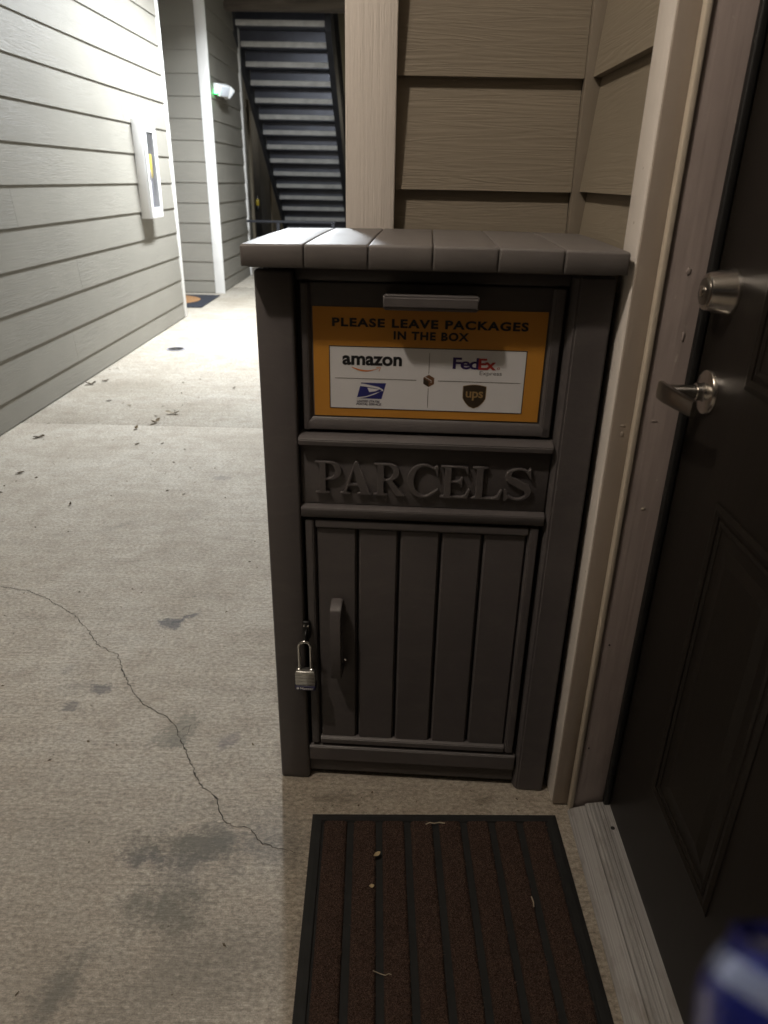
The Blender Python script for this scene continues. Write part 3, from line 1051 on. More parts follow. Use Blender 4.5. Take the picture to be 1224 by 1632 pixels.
# ledge, name panel, rail
prism('ledge', 'resin', [(0.0335, 0.7770), (-0.0035, 0.7770), (-0.0045, 0.7870), (0.0010, 0.7915), (0.0170, 0.7960), (0.0335, 0.7960)], 'x', 0.0630, 0.5040, pb, 0.0015)
name_panel = pbox('name_panel', 0.0632, 0.5038, 0.0120, 0.0335, 0.6605, 0.7765, 0.0015)
prism('middle_rail', 'resin', [(0.0335, 0.6365), (0.0020, 0.6365), (0.0005, 0.6380), (0.0005, 0.6540), (0.0120, 0.6600), (0.0335, 0.6600)], 'x', 0.0630, 0.5040, pb, 0.0012)

# raised serif capitals
def arc(cx, cy, rx, ry, a0, a1, n):
    return [(cx + rx * math.cos(rad(a0 + (a1 - a0) * i / n)), cy + ry * math.sin(rad(a0 + (a1 - a0) * i / n))) for i in range(n + 1)]


def glyphs():
    G = {}
    stemL = [(0.11, 0.90), (0.11, 0.10), (0.09, 0.06), (0.0, 0.045)]
    P = [(0, 0), (.40, 0), (.40, .045), (.31, .06), (.29, .10), (.29, .43)] + arc(.40, .715, .33, .285, -90, 90, 14) + [(0, 1), (0, .955), (.09, .94)] + stemL[:-1] + [(0, .045)]
    Ph = [(.29, .49)] + arc(.38, .715, .165, .225, -90, 90, 10) + [(.29, .94)]
    G['P'] = [P, Ph]
    Rr = [(0, 0), (.40, 0), (.40, .045), (.31, .06), (.29, .10), (.29, .45), (.36, .45), (.60, .06), (.66, 0), (.90, 0), (.90, .045), (.82, .06), (.54, .47)] + arc(.42, .735, .31, .265, -62, 90, 12) + [(0, 1), (0, .955), (.09, .94)] + stemL[:-1] + [(0, .045)]
    Rh = [(.29, .51)] + arc(.38, .725, .165, .215, -90, 90, 10) + [(.29, .94)]
    G['R'] = [Rr, Rh]
    G['A'] = [[(0, 0), (.29, 0), (.29, .045), (.20, .06), (.19, .08), (.245, .27), (.53, .27), (.60, .08), (.59, .06), (.51, .045), (.51, 0), (.94, 0), (.94, .045), (.86, .06), (.51, 1.02), (.43, 1.02), (.115, .10), (.09, .06), (0, .045)],
              [(.268, .335), (.508, .335), (.390, .74)]]
    C = arc(.46, .5, .46, .53, 52, 316, 30) + [(.90, .24), (.86, .26)] + arc(.50, .5, .31, .46, 305, 62, 26) + [(.78, .86), (.83, .66), (.88, .66), (.86, .99), (.81, .99)]
    G['C'] = [C]
    E = [(0, 0), (.76, 0), (.82, .27), (.77, .28), (.68, .10), (.60, .06), (.29, .06), (.29, .48), (.45, .48), (.53, .46), (.56, .36), (.60, .36), (.60, .66), (.56, .66), (.53, .57), (.45, .545), (.29, .545), (.29, .94), (.56, .94), (.66, .90), (.71, .76), (.76, .77), (.73, 1.0), (0, 1), (0, .955), (.09, .94)] + stemL[:-1] + [(0, .045)]
    G['E'] = [E]
    L = [(0, 0), (.76, 0), (.82, .30), (.77, .31), (.68, .11), (.60, .06), (.29, .06), (.29, .90), (.31, .94), (.40, .955), (.40, 1), (0, 1), (0, .955), (.09, .94)] + stemL[:-1] + [(0, .045)]
    G['L'] = [L]
    # S : ribbon of changing width round two bowls
    cl = arc(.33, .755, .25, .215, 35, 235, 16) + [(.30, .535), (.42, .455)] + arc(.33, .255, .27, .225, 42, -150, 16)
    cl = arc(.34, .765, .24, .205, 28, 220, 14) + [(.28, .56), (.40, .47)] + arc(.335, .255, .245, .225, 40, -155, 14)
    n = len(cl)
    lft, rgt = [], []
    for i, p in enumerate(cl):
        a = Vector(cl[max(0, i - 1)])
        b = Vector(cl[min(n - 1, i + 1)])
        d = (b - a).normalized()
        w = .03 + .075 * math.exp(-((i / (n - 1) - .5) / .18) ** 2)
        lft.append((p[0] - d.y * w, p[1] + d.x * w))
        rgt.append((p[0] + d.y * w, p[1] - d.x * w))
    top = [(.60, .72), (.56, .99), (.60, 1.0), (.645, .70)]
    G['S'] = [[(.60, .68), (.635, .68), (.60, 1.0), (.56, 1.0)] + rgt[1:] + [(.075, 0.0), (.035, 0.0), (.03, .32), (.07, .32)] + lft[1:-1][::-1]]
    return G


GL = glyphs()
fr = {0: ('P', 0, .123), 1: ('A', .116, .264), 2: ('R', .272, .419), 3: ('C', .427, .574), 4: ('E', .581, .719), 5: ('L', .726, .868), 6: ('S', .876, 1.0)}
for k, (ch, f0, f1) in fr.items():
    outl = GL[ch]
    xs = [p[0] for p in outl[0]]
    ys = [p[1] for p in outl[0]]
    u0, u1 = 0.0905 + f0 * 0.3850, 0.0905 + f1 * 0.3850
    z0, z1 = 0.6835, 0.7450
    lo, hi = (0, 1)
    cu = bpy.data.curves.new('glyph', 'CURVE')
    cu.dimensions = '2D'
    cu.fill_mode = 'BOTH'
    for pts in outl:
        sp = cu.splines.new('POLY')
        sp.points.add(len(pts) - 1)
        for q, p in zip(sp.points, pts):
            q.co = ((p[0] - min(xs)) / (max(xs) - min(xs)) * (u1 - u0) + u0, p[1] * (z1 - z0) + z0, 0, 1)
        sp.use_cyclic_u = True
    cu.extrude = 0.0045
    cu.bevel_depth = 0.0009
    cu.bevel_resolution = 1
    cu.offset = -0.0009
    ob = bpy.data.objects.new('glyph', cu)
    COL.objects.link(ob)
    bpy.context.view_layer.update()
    me = bpy.data.meshes.new_from_object(ob.evaluated_get(bpy.context.evaluated_depsgraph_get()))
    bpy.data.objects.remove(ob)
    bm = bmesh.new()
    bm.from_mesh(me)
    for v in bm.verts:
        v.co = Vector((v.co.x, 0.0100 - v.co.z, v.co.y))
    bmesh.ops.remove_doubles(bm, verts=bm.verts[:], dist=1e-6)
    o = finish(bm, 'raised_letter', 'resin', name_panel)

# lower door: frame, five planks, handle
door = pbox('lower_door', 0.0695, 0.4975, 0.0200, 0.0335, 0.0985, 0.6300, 0.001, 'resin_dark')
def frame_bar(poly, axis, a0, a1):
    return prism('door_rail', 'resin', poly, axis, a0, a1, door, 0.0014)
frame_bar([(0.0199, 0.6110), (0.0105, 0.6110), (0.0040, 0.6155), (0.0040, 0.6295), (0.0199, 0.6295)], 'x', 0.0885, 0.4785)
frame_bar([(0.0199, 0.1170), (0.0105, 0.1170), (0.0040, 0.1120), (0.0040, 0.0990), (0.0199, 0.0990)], 'x', 0.0885, 0.4785)
frame_bar([(0.0880, 0.0199), (0.0880, 0.0105), (0.0835, 0.0040), (0.0700, 0.0040), (0.0700, 0.0199)], 'z', 0.0990, 0.6295)
frame_bar([(0.4790, 0.0199), (0.4790, 0.0105), (0.4835, 0.0040), (0.4970, 0.0040), (0.4970, 0.0199)], 'z', 0.0990, 0.6295)
pe = [0.0885, 0.1665, 0.2440, 0.3210, 0.3985, 0.4785]
planks = []
for i, (a, b) in enumerate(zip(pe, pe[1:])):
    a2 = a + (0.0022 if i else 0.0010)
    b2 = b - (0.0022 if i < 4 else 0.0010)
    planks.append(prism('door_plank', 'resin', [(a2, 0.0199), (a2, 0.0140), (a2 + .0036, 0.0098), (b2 - .0036, 0.0098), (b2, 0.0140), (b2, 0.0199)], 'z', 0.1172, 0.6106, door))
hdl = prism('door_handle', 'resin', [(0.0096, 0.4620), (-0.0215, 0.4560), (-0.0270, 0.4480), (-0.0270, 0.2990), (-0.0215, 0.2910), (0.0096, 0.2880), (0.0096, 0.3130), (-0.0080, 0.3160), (-0.0080, 0.4330), (0.0096, 0.4370)], 'x', 0.1165, 0.1375, door, 0.0018)
lathe('screw', 'chrome', [(0, 0), (.0030, 0), (.0030, .0035), (.0015, .0055), (0, .0055)], (0.1425, 0.0097, 0.318), (0, -1, 0), door, 12)
pbox('hasp', 0.0590, 0.0740, -0.0050, 0.0030, 0.372, 0.412, 0.0025, 'metal_black')
tube('hasp_loop', 'metal_black', [(0.0665, -0.004, 0.392), (0.0665, -0.013, 0.390), (0.0665, -0.018, 0.381), (0.0665, -0.014, 0.371), (0.0665, -0.004, 0.369)], 0.0030, pb)
lathe('hasp_rivet', 'chrome', [(0, 0), (.0022, 0), (.0018, .0016), (0, .0022)], (0.0705, -0.0050, 0.403), (0, -1, 0), pb, 12)
lathe('hasp_rivet', 'chrome', [(0, 0), (.0022, 0), (.0018, .0016), (0, .0022)], (0.0625, -0.0050, 0.403), (0, -1, 0), pb, 12)
prism('bottom_rail', 'resin', [(0.0335, 0.0480), (0.0090, 0.0480), (0.0030, 0.0530), (0.0030, 0.0880), (0.0080, 0.0920), (0.0335, 0.0920)], 'x', 0.0630, 0.5040, pb, 0.0015)
prism('skirt', 'resin', [(0.0335, 0.0140), (0.0140, 0.0140), (0.0110, 0.0220), (0.0150, 0.0475), (0.0335, 0.0475)], 'x', 0.0630, 0.5040, pb, 0.0012)
for u in (0.002, 0.509):
    pass

# padlock hanging from the hasp
pl = empty('padlock', Vector((-0.228, 1.187, 0)) + Matrix.Rotation(rad(-2.2), 3, 'Z') @ Vector((0.0645, -0.0165, 0.262)), rad(-2.2))
tag(pl, 'small laminated steel padlock with dark blue base hanging on the parcel box', 'padlock')
bm = bmesh.new()
lam = box('lock_body', 'steel_lam', -0.0195, 0.0195, -0.0095, 0.0095, 0.0105, 0.0450, pl, 0.0025)
for i in range(4):
    box('lamination', 'steel_lam', -0.0200, 0.0200, -0.0100, 0.0100, 0.0135 + i * .0074, 0.0188 + i * .0074, lam, 0.0008, 1)
base_ = box('bumper', 'ink_navy', -0.0210, 0.0210, -0.0110, 0.0110, 0.0, 0.0110, pl, 0.0025)
fit_text('lettering', 'sign_white', 'Master', -0.0100, 0.0165, 0.0030, 0.0088, -0.0112, base_, 0.01)
lathe('emblem', 'sign_white', [(0, .0), (.0030, .0), (.0030, .0004), (0, .0004)], (-0.0150, -0.0109, 0.0058), (0, -1, 0), base_, 6)
for s in (-1, 1):
    lathe('rivet', 'chrome', [(0, 0), (.0052, 0), (.0052, .003), (.0035, .0045), (0, .005)], (s * 0.0125, 0, 0.0449), (0, 0, 1), pl, 16)
sh = [(-0.0115, 0, 0.040), (-0.0115, 0, 0.094)] + [(-0.0115 * math.cos(a), 0, 0.100 + 0.0115 * math.sin(a)) for a in [math.pi * k / 12 for k in range(13)]] + [(0.0115, 0, 0.094), (0.0115, 0, 0.040)]
tube('shackle', 'chrome', sh, 0.0031, pl)

# ================================================================== doormat at the door
dm = empty('doormat', (-0.148, 1.083, 0), rad(1.7))
tag(dm, 'brown ribbed carpet doormat with black rubber border in front of the parcel box', 'doormat')
MW, ML = 0.505, 0.74
bm = bmesh.new()
lay = [((0, 0), .0015), ((0, 0), .0035), ((.010, .010), .0075), ((.020, .020), .0085)]
rows = []
for (i0, i1), z in lay:
    rows.append([bm.verts.new(p) for p in ((i0, -i1, z), (MW - i0, -i1, z), (MW - i0, -ML + i1, z), (i0, -ML + i1, z))])
rows.append([bm.verts.new(p) for p in ((.022, -.022, .0045), (MW - .022, -.022, .0045), (MW - .022, -ML + .022, .0045), (.022, -ML + .022, .0045))])
for r0, r1 in zip(rows, rows[1:]):
    for k in range(4):
        bm.faces.new((r0[k], r0[(k + 1) % 4], r1[(k + 1) % 4], r1[k]))
bm.faces.new(rows[0])
bm.faces.new(rows[-1])
finish(bm, 'rubber_border', 'rubber_mat', dm)
NSTR = 8
sw = (MW - 0.044) / NSTR
for k in range(NSTR):
    u0 = 0.022 + k * sw + 0.0068
    u1 = 0.022 + (k + 1) * sw - 0.0068
    if k == 0:
        u0 -= .003
    if k == NSTR - 1:
        u1 += .003
    st = prism('carpet_strip', 'carpet', [(u0, .0046), (u0 + .002, .0100), (u0 + .007, .0118), (u1 - .007, .0118), (u1 - .002, .0100), (u1, .0046)], 'y', -0.024, -ML + 0.024, dm)
    # loops and cut fibres of the pile
    n = 3600
    pu = rng.uniform(u0 + .0015, u1 - .0015, n)
    pv = -rng.uniform(.025, ML - .025, n)
    edge = np.minimum(pu - u0, u1 - pu)
    pz = np.where(edge < .006, .0085 + edge * .55, .0116)
    ang = rng.uniform(0, 2 * math.pi, n)
    ln = rng.uniform(.0015, .0065, n)
    hh = rng.uniform(.0004, .0026, n)
    wd = rng.uniform(.0003, .0007, n)
    dx, dy = np.cos(ang), np.sin(ang)
    V = np.empty((n, 3, 3))
    V[:, 0] = np.stack([pu - dy * wd, pv + dx * wd, pz], 1)
    V[:, 1] = np.stack([pu + dy * wd, pv - dx * wd, pz], 1)
    V[:, 2] = np.stack([pu + dx * ln, pv + dy * ln, pz + hh], 1)
    me = bpy.data.meshes.new('pile')
    me.from_pydata(V.reshape(-1, 3).tolist(), [], np.arange(n * 3).reshape(-1, 3).tolist())
    me.materials.append(M['fibre'])
    po = bpy.data.objects.new('pile', me)
    COL.objects.link(po)
    po.parent = st
    po['kind'] = 'stuff'

# ================================================================== far doormat in the alcove
fm = empty('doormat', (-2.25, 7.75, 0))
tag(fm, 'dark far doormat with tan half circle between the white corner posts', 'doormat')
box('rubber_border', 'mat_navy', -0.30, 0.30, -0.40, 0.42, 0.001, 0.010, fm, 0.002)
bm = bmesh.new()
vs_ = [bm.verts.new((p[0], p[1], .0125)) for p in [(-.26 + .44 * math.cos(a), 0.01 + .36 * math.sin(a)) for a in [2 * math.pi * k / 40 for k in range(40)]] if p[0] > -.27]
bm.faces.new(vs_)
finish(bm, 'coir_half_circle', 'coir', fm)

# ================================================================== extinguisher cabinet
cb = empty('extinguisher_cabinet', (-1.966, 6.045, 0.895))
tag(cb, 'white metal extinguisher cabinet with narrow glass door on the left siding wall', 'cabinet')
cx0, cx1 = 0.0, 0.072
y0c, y1c = -0.142, 0.142
HC = 0.680
box('side_panel', 'cabinet_white', cx0, cx1, y0c, y0c + 0.006, 0, HC, cb, 0.002)
box('side_panel', 'cabinet_white', cx0, cx1, y1c - 0.006, y1c, 0, HC, cb, 0.002)
box('top_panel', 'cabinet_white', cx0, cx1, y0c + .0062, y1c - .0062, HC - 0.006, HC, cb, 0.002)
box('bottom_panel', 'cabinet_white', cx0, cx1, y0c + .0062, y1c - .0062, 0, 0.006, cb, 0.002)
box('back_panel', 'cabinet_white', cx0 + .001, cx0 + .004, y0c + .0065, y1c - .0065, 0.0065, HC - 0.0065, cb)
cdoor = empty('cabinet_door', (0, 0, 0))
cdoor.parent = cb
for nm, a in (('door_frame_bar', (y0c + .004, y0c + .050, 0.004, HC - .004)), ('door_frame_bar', (y1c - .056, y1c - .004, 0.004, HC - .004)),
              ('door_frame_bar', (y0c + .0505, y1c - .0565, 0.004, 0.075)), ('door_frame_bar', (y0c + .0505, y1c - .0565, HC - .085, HC - .004))):
    box(nm, 'cabinet_white', cx1 + .0005, cx1 + .014, a[0], a[1], a[2], a[3], cdoor, 0.0025)
box('pane', 'glass', cx1 + .005, cx1 + .008, y0c + .048, y1c - .054, 0.073, HC - .083, cdoor)
box('pull_handle', 'steel_grey', cx1 + .0142, cx1 + .024, y0c + .030, y0c + .044, HC * .40, HC * .50, cdoor, 0.003)

fe = empty('fire_extinguisher', (-1.928, 6.045, 0.9025))
tag(fe, 'grey fire extinguisher with yellow tag inside the white cabinet', 'extinguisher')
lathe('tank', 'steel_grey', [(0, 0), (.026, 0), (.029, .006), (.029, .36), (.027, .40), (.022, .43), (.018, .44), (.018, .46), (0, .46)], (0, 0, 0), (0, 0, 1), fe, 28)
box('valve', 'chrome', -0.014, 0.014, -0.018, 0.018, 0.4605, 0.500, fe, 0.004)
box('lever', 'metal_black', -0.010, 0.010, -0.050, 0.045, 0.5005, 0.512, fe, 0.003)
tube('hose', 'metal_black', [(0, .018, .485), (.004, .05, .47), (.006, .06, .40), (.006, .056, .25), (.006, .054, .15)], .009, fe)
box('tag', 'steel_yellow', 0.0292, 0.0310, -0.050, 0.030, 0.28, 0.44, fe, 0.001, 1)

# ================================================================== emergency light
em = empty('emergency_light', (-1.968, 8.80, 1.98))
tag(em, 'white twin-head emergency light on the far siding wall', 'emergency light')
box('housing', 'plastic_white', 0.0, 0.055, -0.17, 0.12, 0.005, 0.105, em, 0.012)


def em_head(y, tilt, yaw):
    t = Matrix.Translation((0.085, y, 0.045)) @ Matrix.Rotation(yaw, 4, 'Z') @ Matrix.Rotation(tilt, 4, 'Y')
    bm = box_bm(-0.030, 0.038, -0.066, 0.066, -0.056, 0.056, 0.012)
    bm.transform(t)
    h = finish(bm, 'lamp_head', 'plastic_white', em, True, 50)
    bm = box_bm(0.037, 0.043, -0.054, 0.054, -0.046, 0.046, 0.003)
    bm.transform(t)
    finish(bm, 'lens', 'plastic_lens', h, True, 50)


em_head(-0.10, rad(24), rad(-38))
em_head(0.14, rad(40), rad(30))
box('status_light', 'led_green', 0.018, 0.040, -0.190, -0.1705, 0.006, 0.026, em, 0.002, 1)

# ================================================================== staircase
sc_ = empty('staircase', (-1.42, 12.0, 0))
tag(sc_, 'dark steel staircase with concrete treads seen from beneath at the passage end', 'staircase')
bpy.context.view_layer.update()
Y0, Z0, RUN, RISE = 9.94, 2.835, 0.26, 0.175
SX0, SX1 = -1.955, -0.905
for i in range(16):
    y = Y0 + i * RUN
    z = Z0 - i * RISE
    if z < 0.1:
        break
    # tread slab: its rear edge faces the camera
    local(sc_, box('tread', 'tread', SX0 + .002, SX1 - .002, y, y + RUN + 0.03, z - 0.032, z + 0.026, sc_, 0.004))
    local(sc_, box('riser', 'steel_dark', SX0 + .003, SX1 - .003, y + 0.008, y + 0.014, z + 0.0265, z + RISE - 0.0335, sc_))
    local(sc_, box('tread_pan', 'steel_dark', SX0 + .003, SX1 - .003, y + 0.012, y + RUN - 0.01, z - 0.040, z - 0.0325, sc_))


def stringer(x0, x1, lo, hi):
    ya, yb = Y0 - 0.05, Y0 + 15.7 * RUN
    sl = RISE / RUN
    line = lambda y: Z0 - (y - Y0) * sl
    poly = [(ya, line(ya) - lo), (yb, max(0.004, line(yb) - lo)), (yb, line(yb) + hi), (ya, line(ya) + hi)]
    local(sc_, prism('stringer', 'stringer', poly, 'x', x0, x1, sc_))


stringer(SX0 - 0.045, SX0, 0.16, 0.22)
stringer(SX1, SX1 + 0.075, 0.12, 0.30)
# railing along the open side
slp = RISE / RUN
for k in range(30):
    yk = Y0 + 0.05 + k * 0.13
    zk = Z0 - (yk - Y0) * slp
    local(sc_, box('baluster', 'stringer', SX1 + .028, SX1 + .048, yk - .01, yk + .01, max(0.02, zk + 0.29), zk + 1.02, sc_))
ya_, yb_ = Y0 - 0.05, Y0 + 15.2 * RUN
local(sc_, prism('handrail', 'stringer', [(ya_, Z0 + 1.06), (yb_, Z0 - (yb_ - ya_) * slp + 1.06), (yb_, Z0 - (yb_ - ya_) * slp + 1.11), (ya_, Z0 + 1.11)], 'x', SX1 + .012, SX1 + .064, sc_))

bmn = box('landing_beam', 'wood_beam', -2.02, -0.11, 9.45, 9.60, 2.875, 3.04, None, 0.006)
tag(bmn, 'weathered wooden landing beam above the top of the staircase', 'beam')

gr = empty('guard_rail', (-1.3, 9.85, 0))
tag(gr, 'low grey guard rail crossing under the staircase', 'railing')
bpy.context.view_layer.update()
local(gr, box('rail', 'stringer', -1.93, -0.80, 9.80, 9.84, 0.675, 0.703, gr, 0.004))
for x in (-1.55, -0.85):
    local(gr, box('post', 'stringer', x, x + .04, 9.802, 9.838, 0.0, 0.6745, gr, 0.003))

# ================================================================== far end: recess wall, door, end wall
fw_ = empty('far_wall', (-2.4, 13.0, 0))
tag(fw_, 'dim grey wall beyond the far white trim, left of the staircase', 'wall')
bpy.context.view_layer.update()
local(fw_, box('wall_core', 'far_grey', -2.6, -2.33, 10.15, 17.2, 0.0, 3.3, fw_))
for z in lap_levels(0.15, 3.2):
    local(fw_, board_along_y(-2.33, 1, 10.15, 12.22, z, fw_, 'siding_y', 3.25))
    local(fw_, board_along_y(-2.33, 1, 14.2, 17.1, z, fw_, 'siding_y', 3.25))
fd = empty('far_door', (-2.3, 13.2, 0))
tag(fd, 'black far door in tan casing left of the staircase foot', 'door')
bpy.context.view_layer.update()
local(fd, box('casing', 'far_casing', -2.329, -2.285, 12.28, 12.38, 0, 2.14, fd, 0.004))
local(fd, box('casing', 'far_casing', -2.329, -2.285, 14.02, 14.12, 0, 2.14, fd, 0.004))
local(fd, box('casing', 'far_casing', -2.329, -2.285, 12.28, 14.12, 2.1405, 2.25, fd, 0.004))
local(fd, box('door_slab', 'far_dark', -2.329, -2.305, 12.385, 13.10, 0.02, 2.135, fd, 0.003))
local(fd, box('door_slab', 'far_grey', -2.329, -2.303, 13.105, 14.015, 0.02, 2.135, fd, 0.003))
lk = empty('lockbox', (-2.28, 12.62, 0.80))
tag(lk, 'small pale yellow lockbox hanging on the far black door', 'lockbox')
box('case', 'steel_yellow', -0.024, 0.02, -0.035, 0.035, -0.02, 0.075, lk, 0.008)
tube('shackle', 'chrome', [(0, -.02, .07), (0, -.02, .11), (0, -.012, .125), (0, .012, .125), (0, .02, .11), (0, .02, .07)], .005, lk)
box('key_tray', 'metal_black', -0.02, 0.016, -0.03, 0.03, -0.11, -0.0205, lk, 0.004)

en = empty('end_wall', (-1.0, 17.4, 0))
tag(en, 'dim tan and brown building wall beyond the staircase', 'wall')
bpy.context.view_layer.update()
local(en, box('wall_core', 'far_brown', -2.6, 1.4, 17.3, 17.5, 0.0, 2.84, en))
local(en, box('upper_wall', 'far_tan', -2.6, 1.4, 17.28, 17.5, 2.8405, 6.0, en))
local(en, box('ledge_trim', 'far_casing', -2.6, 1.4, 17.22, 17.2795, 2.26, 2.31, en))
local(en, box('lower_opening', 'far_dark', -1.9, 0.2, 17.25, 17.299, 0.0, 2.2595, en))

# ================================================================== ceiling lamps
lab = ['warm round ceiling light outside the entry door']
(tx, ty), tl, tdown, tcol = TUBE_LAMP
e = empty('ceiling_light', (tx, ty, 2.9995))
tag(e, 'long fluorescent ceiling light over the passage', 'ceiling light')
box('housing', 'cabinet_white', -0.10, 0.10, -tl / 2 - .03, tl / 2 + .03, -0.045, -0.0005, e, 0.006)
prism('diffuser', 'lamp_white', [(-0.085, -0.0455), (-0.075, -0.075), (-0.04, -0.092), (0.04, -0.092), (0.075, -0.075), (0.085, -0.0455)], 'y', -tl / 2, tl / 2, e)
# added opaque baffles that keep lamp light off the upper wall
for sx in (-1, 1):
    box('added_baffle', 'cabinet_white', min(sx * .1003, sx * .106), max(sx * .1003, sx * .106), -tl / 2 - .029, tl / 2 + .029, -0.156, -0.001, e, 0.001, 1)
ld = bpy.data.lights.new('panel', 'AREA')
ld.shape = 'RECTANGLE'
ld.size = 0.15
ld.size_y = tl
ld.energy = tdown
ld.color = tcol
lo_ = bpy.data.objects.new('panel', ld)
COL.objects.link(lo_)
lo_.parent = e
lo_.location = (0, 0, -0.096)
for i, ((x, y, z), pw, colr) in enumerate(LAMPS):
    e = empty('ceiling_light', (x, y, 2.9995))
    tag(e, lab[i], 'ceiling light')
    lathe('base_ring', 'metal_black', [(0, -.0005), (.13, -.0005), (.135, .012), (.128, .03), (0, .03)], (0, 0, 0), (0, 0, -1), e, 32)
    lathe('diffuser', 'lamp_warm', [(.115, .0305), (.112, .05), (.095, .075), (.06, .092), (0, .098)], (0, 0, 0), (0, 0, -1), e, 28)
    ld = bpy.data.lights.new('bulb', 'POINT')
    ld.energy = pw
    ld.color = colr
    ld.shadow_soft_size = 0.055
    lo_ = bpy.data.objects.new('bulb', ld)
    COL.objects.link(lo_)
    lo_.parent = e
    lo_.location = (0, 0, z - 2.9995)

# ================================================================== cleanout cover
dc = empty('cleanout_cover', (-1.67, 5.45, -0.0015))
tag(dc, 'small round metal cleanout cover set in the concrete', 'cover')
lathe('ring', 'steel_grey', [(.070, .0), (.070, .004), (.064, .006), (.058, .0045), (.058, .0)], (0, 0, 0), (0, 0, 1), dc, 32)
lathe('plate', 'metal_black', [(0, .003), (.0575, .003), (.0575, .001), (0, .001)], (0, 0, 0), (0, 0, 1), dc, 32)
lathe('plug', 'chrome', [(0, .0065), (.012, .0065), (.014, .0035), (0, .0032)], (0, 0, 0), (0, 0, 1), dc, 6)

# ================================================================== dry leaves and litter
def leaf_mesh(L, Wd, curl, twist, lobes):
    bm = bmesh.new()
    n = 9
    rows = []
    for i in range(n):
        f = i / (n - 1)
        w = Wd * math.sin(math.pi * min(1, f * .96 + .02)) ** .8 * (1 + (0.35 * math.sin(f * 9.0) if lobes else 0.05 * math.sin(f * 17)))
        x = (f - .5) * L
        zc = .002 + curl * (f - .5) ** 2 * 4
        a = twist * (f - .5)
        rows.append([bm.verts.new((x, s * w * math.cos(a), zc + abs(s) * w * .55 + s * w * math.sin(a) * .8)) for s in (-.5, -.22, 0, .22, .5)])
    for r0, r1 in zip(rows, rows[1:]):
        for k in range(4):
            bm.faces.new((r0[k], r0[k + 1], r1[k + 1], r1[k]))
    mn = min(v.co.z for v in bm.verts)
    for v in bm.verts:
        v.co.z += .0012 - mn
    return bm


LEAVES = [(-1.768, 3.374, .085, .040, .010, 20, 'leaf_dry', 'dark curled leaf lying alone by the foot of the left wall'),
          (-1.905, 4.389, .10, .050, .022, 5, 'leaf_dry', 'brown leaf against the base of the left wall, below the cabinet side'),
          (-1.845, 4.474, .08, .035, .015, 40, 'leaf_dry', 'brown leaf beside another at the base of the left wall'),
          (-1.226, 3.817, .12, .045, .020, 8, 'leaf_pale', 'largest pale curled leaf in the middle of the walkway'),
          (-1.270, 3.655, .085, .045, .026, 50, 'leaf_pale', 'pale folded leaf just nearer than the largest leaf'),
          (-1.337, 3.544, .045, .035, .022, 90, 'leaf_pale', 'small pale leaf just before the slab joint'),
          (-1.255, 3.306, .042, .020, .006, 15, 'leaf_dry', 'small dark leaf in the middle past the slab joint'),
          (-1.135, 3.323, .030, .014, .005, 60, 'leaf_dry', 'tiny dark leaf right of the small dark leaf'),
          (-1.635, 2.901, .055, .028, .008, 25, 'leaf_dry', 'dark leaf at the left edge of the walkway'),
          (-1.282, 2.586, .030, .015, .014, 100, 'leaf_dry', 'tiny upright brown leaf scrap on the left of the walkway'),
          (-1.660, 4.030, .060, .025, .008, 10, 'leaf_dry', 'flat brown leaf a little out from the left wall'),
          (-1.514, 3.953, .050, .022, .006, 170, 'leaf_pale', 'faint pale leaf scrap left of the largest leaf'),
          (-1.000, 4.373, .045, .022, .010, 65, 'leaf_dry', 'dark leaf scrap farthest right among the litter')]
for (x, y, L, Wd, curl, ang, m, lb) in LEAVES:
    bm = leaf_mesh(L * .66, Wd * .62, curl * .7, random.uniform(-1.5, 1.5), L > .08)
    o = finish(bm, 'dry_leaf', m, None, True)
    o.location = (x, y, 0.0)
    o.rotation_euler = (0, 0, rad(ang))
    tag(o, lb, 'leaf', 'dry leaves on the walkway')

# specks and crumbs nobody could count
V, F = [], []


def crumb(x, y, s, ang, asp, h):
    c, sn = math.cos(ang), math.sin(ang)
    b = len(V)
    pts = [(-s, -s * asp), (s * random.uniform(.5, 1.1), -s * asp * random.uniform(.3, 1)), (s, s * asp), (-s * random.uniform(.3, 1), s * asp)]
    for px, py in pts:
        V.append((x + px * c - py * sn, y + px * sn + py * c, .0009))
    V.append((x, y, h))
    for k in range(4):
        F.append((b + k, b + (k + 1) % 4, b + 4))


for _ in range(90):
    y = random.uniform(2.2, 5.4)
    x = random.gauss(-1.35, .33) if random.random() < .7 else random.uniform(-1.95, -.35)
    if -1.95 < x < -.2:
        s = random.choice((.003, .004, .005, .008))
        crumb(x, y, s, random.uniform(0, 3.1), random.uniform(.2, .8), random.uniform(.002, .006))
for _ in range(60):
    crumb(random.uniform(-1.2, -.25), random.uniform(.7, 2.2), random.choice((.0015, .002, .003, .0045)), random.uniform(0, 3.1), random.uniform(.15, .7), random.uniform(.0015, .003))
for _ in range(14):
    crumb(random.uniform(-.2, .32), random.uniform(1.10, 1.16), random.choice((.0015, .002, .003)), random.uniform(0, 3.1), random.uniform(.2, .7), .002)
me = bpy.data.meshes.new('litter')
me.from_pydata(V, [], F)
me.materials.append(M['leaf_dry'])
lit = bpy.data.objects.new('litter', me)
COL.objects.link(lit)
tag(lit, 'fine dry crumbs and specks scattered over the concrete', 'litter', None, 'stuff')

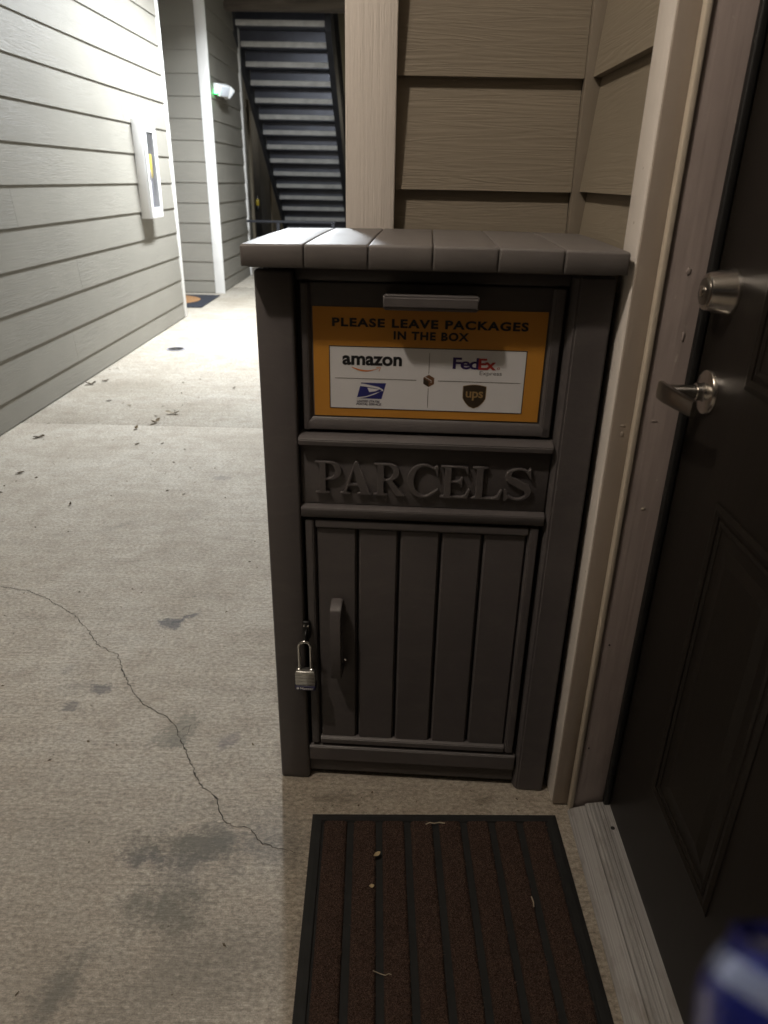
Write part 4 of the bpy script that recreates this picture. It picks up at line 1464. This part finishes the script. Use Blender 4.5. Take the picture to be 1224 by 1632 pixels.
# scraps on the doormat
MD = [(-0.012, 0.980, .016, .009, 40, 'straw', 'curled tan leaf scrap on the third doormat rib'),
      (-0.020, 0.911, .010, .008, 10, 'straw', 'small round tan leaf scrap on the doormat')]
for (x, y, L, Wd, ang, m, lb) in MD:
    o = finish(leaf_mesh(L, Wd, .003, .6, False), 'leaf_scrap', m, None, True)
    o.location = (x, y, 0.0128)
    o.rotation_euler = (0, 0, rad(ang))
    tag(o, lb, 'leaf')
TH = [([(0.085, 1.056), (0.093, 1.0605), (0.102, 1.059), (0.112, 1.0615), (0.124, 1.060)], .0012, 'pale straw scrap on the top edge of the doormat'),
      ([(-0.012, 0.756), (-0.002, 0.752), (0.008, 0.749), (0.014, 0.752), (0.018, 0.7505)], .0007, 'pale thread lying on the third and fourth doormat ribs'),
      ([(0.273, 0.900), (0.275, 0.889), (0.274, 0.880)], .0012, 'short white thread scrap on the right doormat ribs')]
for pts, r, lb in TH:
    o = tube('thread_scrap', 'leaf_pale', [(p[0], p[1], .0140) for p in pts], r, None, 6)
    tag(o, lb, 'thread')

# ================================================================== blue can held close to the lens
can = empty('drink_can', (0, 0, 0))
tag(can, 'blurred dark blue drink can close to the lens at the lower right', 'can')
c_top = Vector((0.1050, 0.0955, 1.0330))
c_axis = Vector((0.17, 0.62, 0.77)).normalized()
q = c_axis.to_track_quat('Z', 'X')
can.rotation_mode = 'QUATERNION'
can.rotation_quaternion = q
can.location = c_top - c_axis * 0.106
lathe('can_body', 'can_label', [(0, .004), (.020, .004), (.024, 0), (.028, .004), (.0325, .010), (.033, .013), (.033, .104), (.0325, .107)], (0, 0, 0), (0, 0, 1), can, 48)
lathe('shoulder', 'can_blue', [(.0325, .1072), (.0312, .1105)], (0, 0, 0), (0, 0, 1), can, 48)
lathe('neck', 'can_neck_glint', [(.0311, .1107), (.0305, .112), (.0280, .1160)], (0, 0, 0), (0, 0, 1), can, 48)
lathe('rim', 'can_blue', [(.0279, .1161), (.0264, .118), (.0270, .1195), (.0258, .1200), (.0248, .1165), (.0246, .1160)], (0, 0, 0), (0, 0, 1), can, 48)
lathe('can_lid', 'can_silver', [(0, .1155), (.0245, .1155), (.0245, .1165), (.022, .1145), (0, .1145)], (0, 0, 0), (0, 0, 1), can, 48)


# added lamp that brightens the far end, hidden behind the corner post
wl = empty('far_fill_light', (0.15, 17.22, 2.55))
tag(wl, 'small added fill lamp on the building beyond the staircase', 'fill light')
lathe('back_plate', 'metal_black', [(0, -.03), (.07, -.03), (.07, .02), (0, .02)], (0, 0, 0), (0, -1, 0), wl, 24)
lathe('globe', 'lamp_warm', [(.05, .0205), (.06, .05), (.05, .09), (0, .10)], (0, 0, 0), (0, -1, 0), wl, 24)
ld = bpy.data.lights.new('bulb', 'POINT')
ld.energy = 60.0
ld.color = (1.0, 0.9, 0.72)
ld.shadow_soft_size = 0.05
lo_ = bpy.data.objects.new('bulb', ld)
COL.objects.link(lo_)
lo_.parent = wl
lo_.location = (0, -0.25, 0)


# drips and chips in the frame's paint
for (x, y, z, rx, rz, m) in ((0.4275, 1.1160, 0.700, .0035, .0025, 'stop'), (0.4400, 1.1160, 0.990, .0022, .0080, 'jamb'), (0.4190, 1.1160, 0.855, .0050, .0015, 'jamb'),
                             (0.3740, 1.1277, 0.842, .0045, .0022, 'jamb_brown'), (0.3755, 1.1277, 0.828, .0030, .0050, 'jamb_brown'), (0.4300, 1.1160, 1.085, .0040, .0055, 'jamb'),
                             (0.4120, 1.1160, 0.420, .0018, .0018, 'rubber_black'), (0.4080, 1.1160, 0.170, .0014, .0020, 'rubber_black')):
    bm = bmesh.new()
    bmesh.ops.create_icosphere(bm, subdivisions=2, radius=1.0)
    for v in bm.verts:
        j = 1 + 0.25 * math.sin(v.co.x * 5 + z * 40) * math.cos(v.co.z * 4)
        v.co = Vector((x + v.co.x * rx * j, y + v.co.y * .0007, z + v.co.z * rz * j))
    local(df, finish(bm, 'paint_drip', m, df, True))
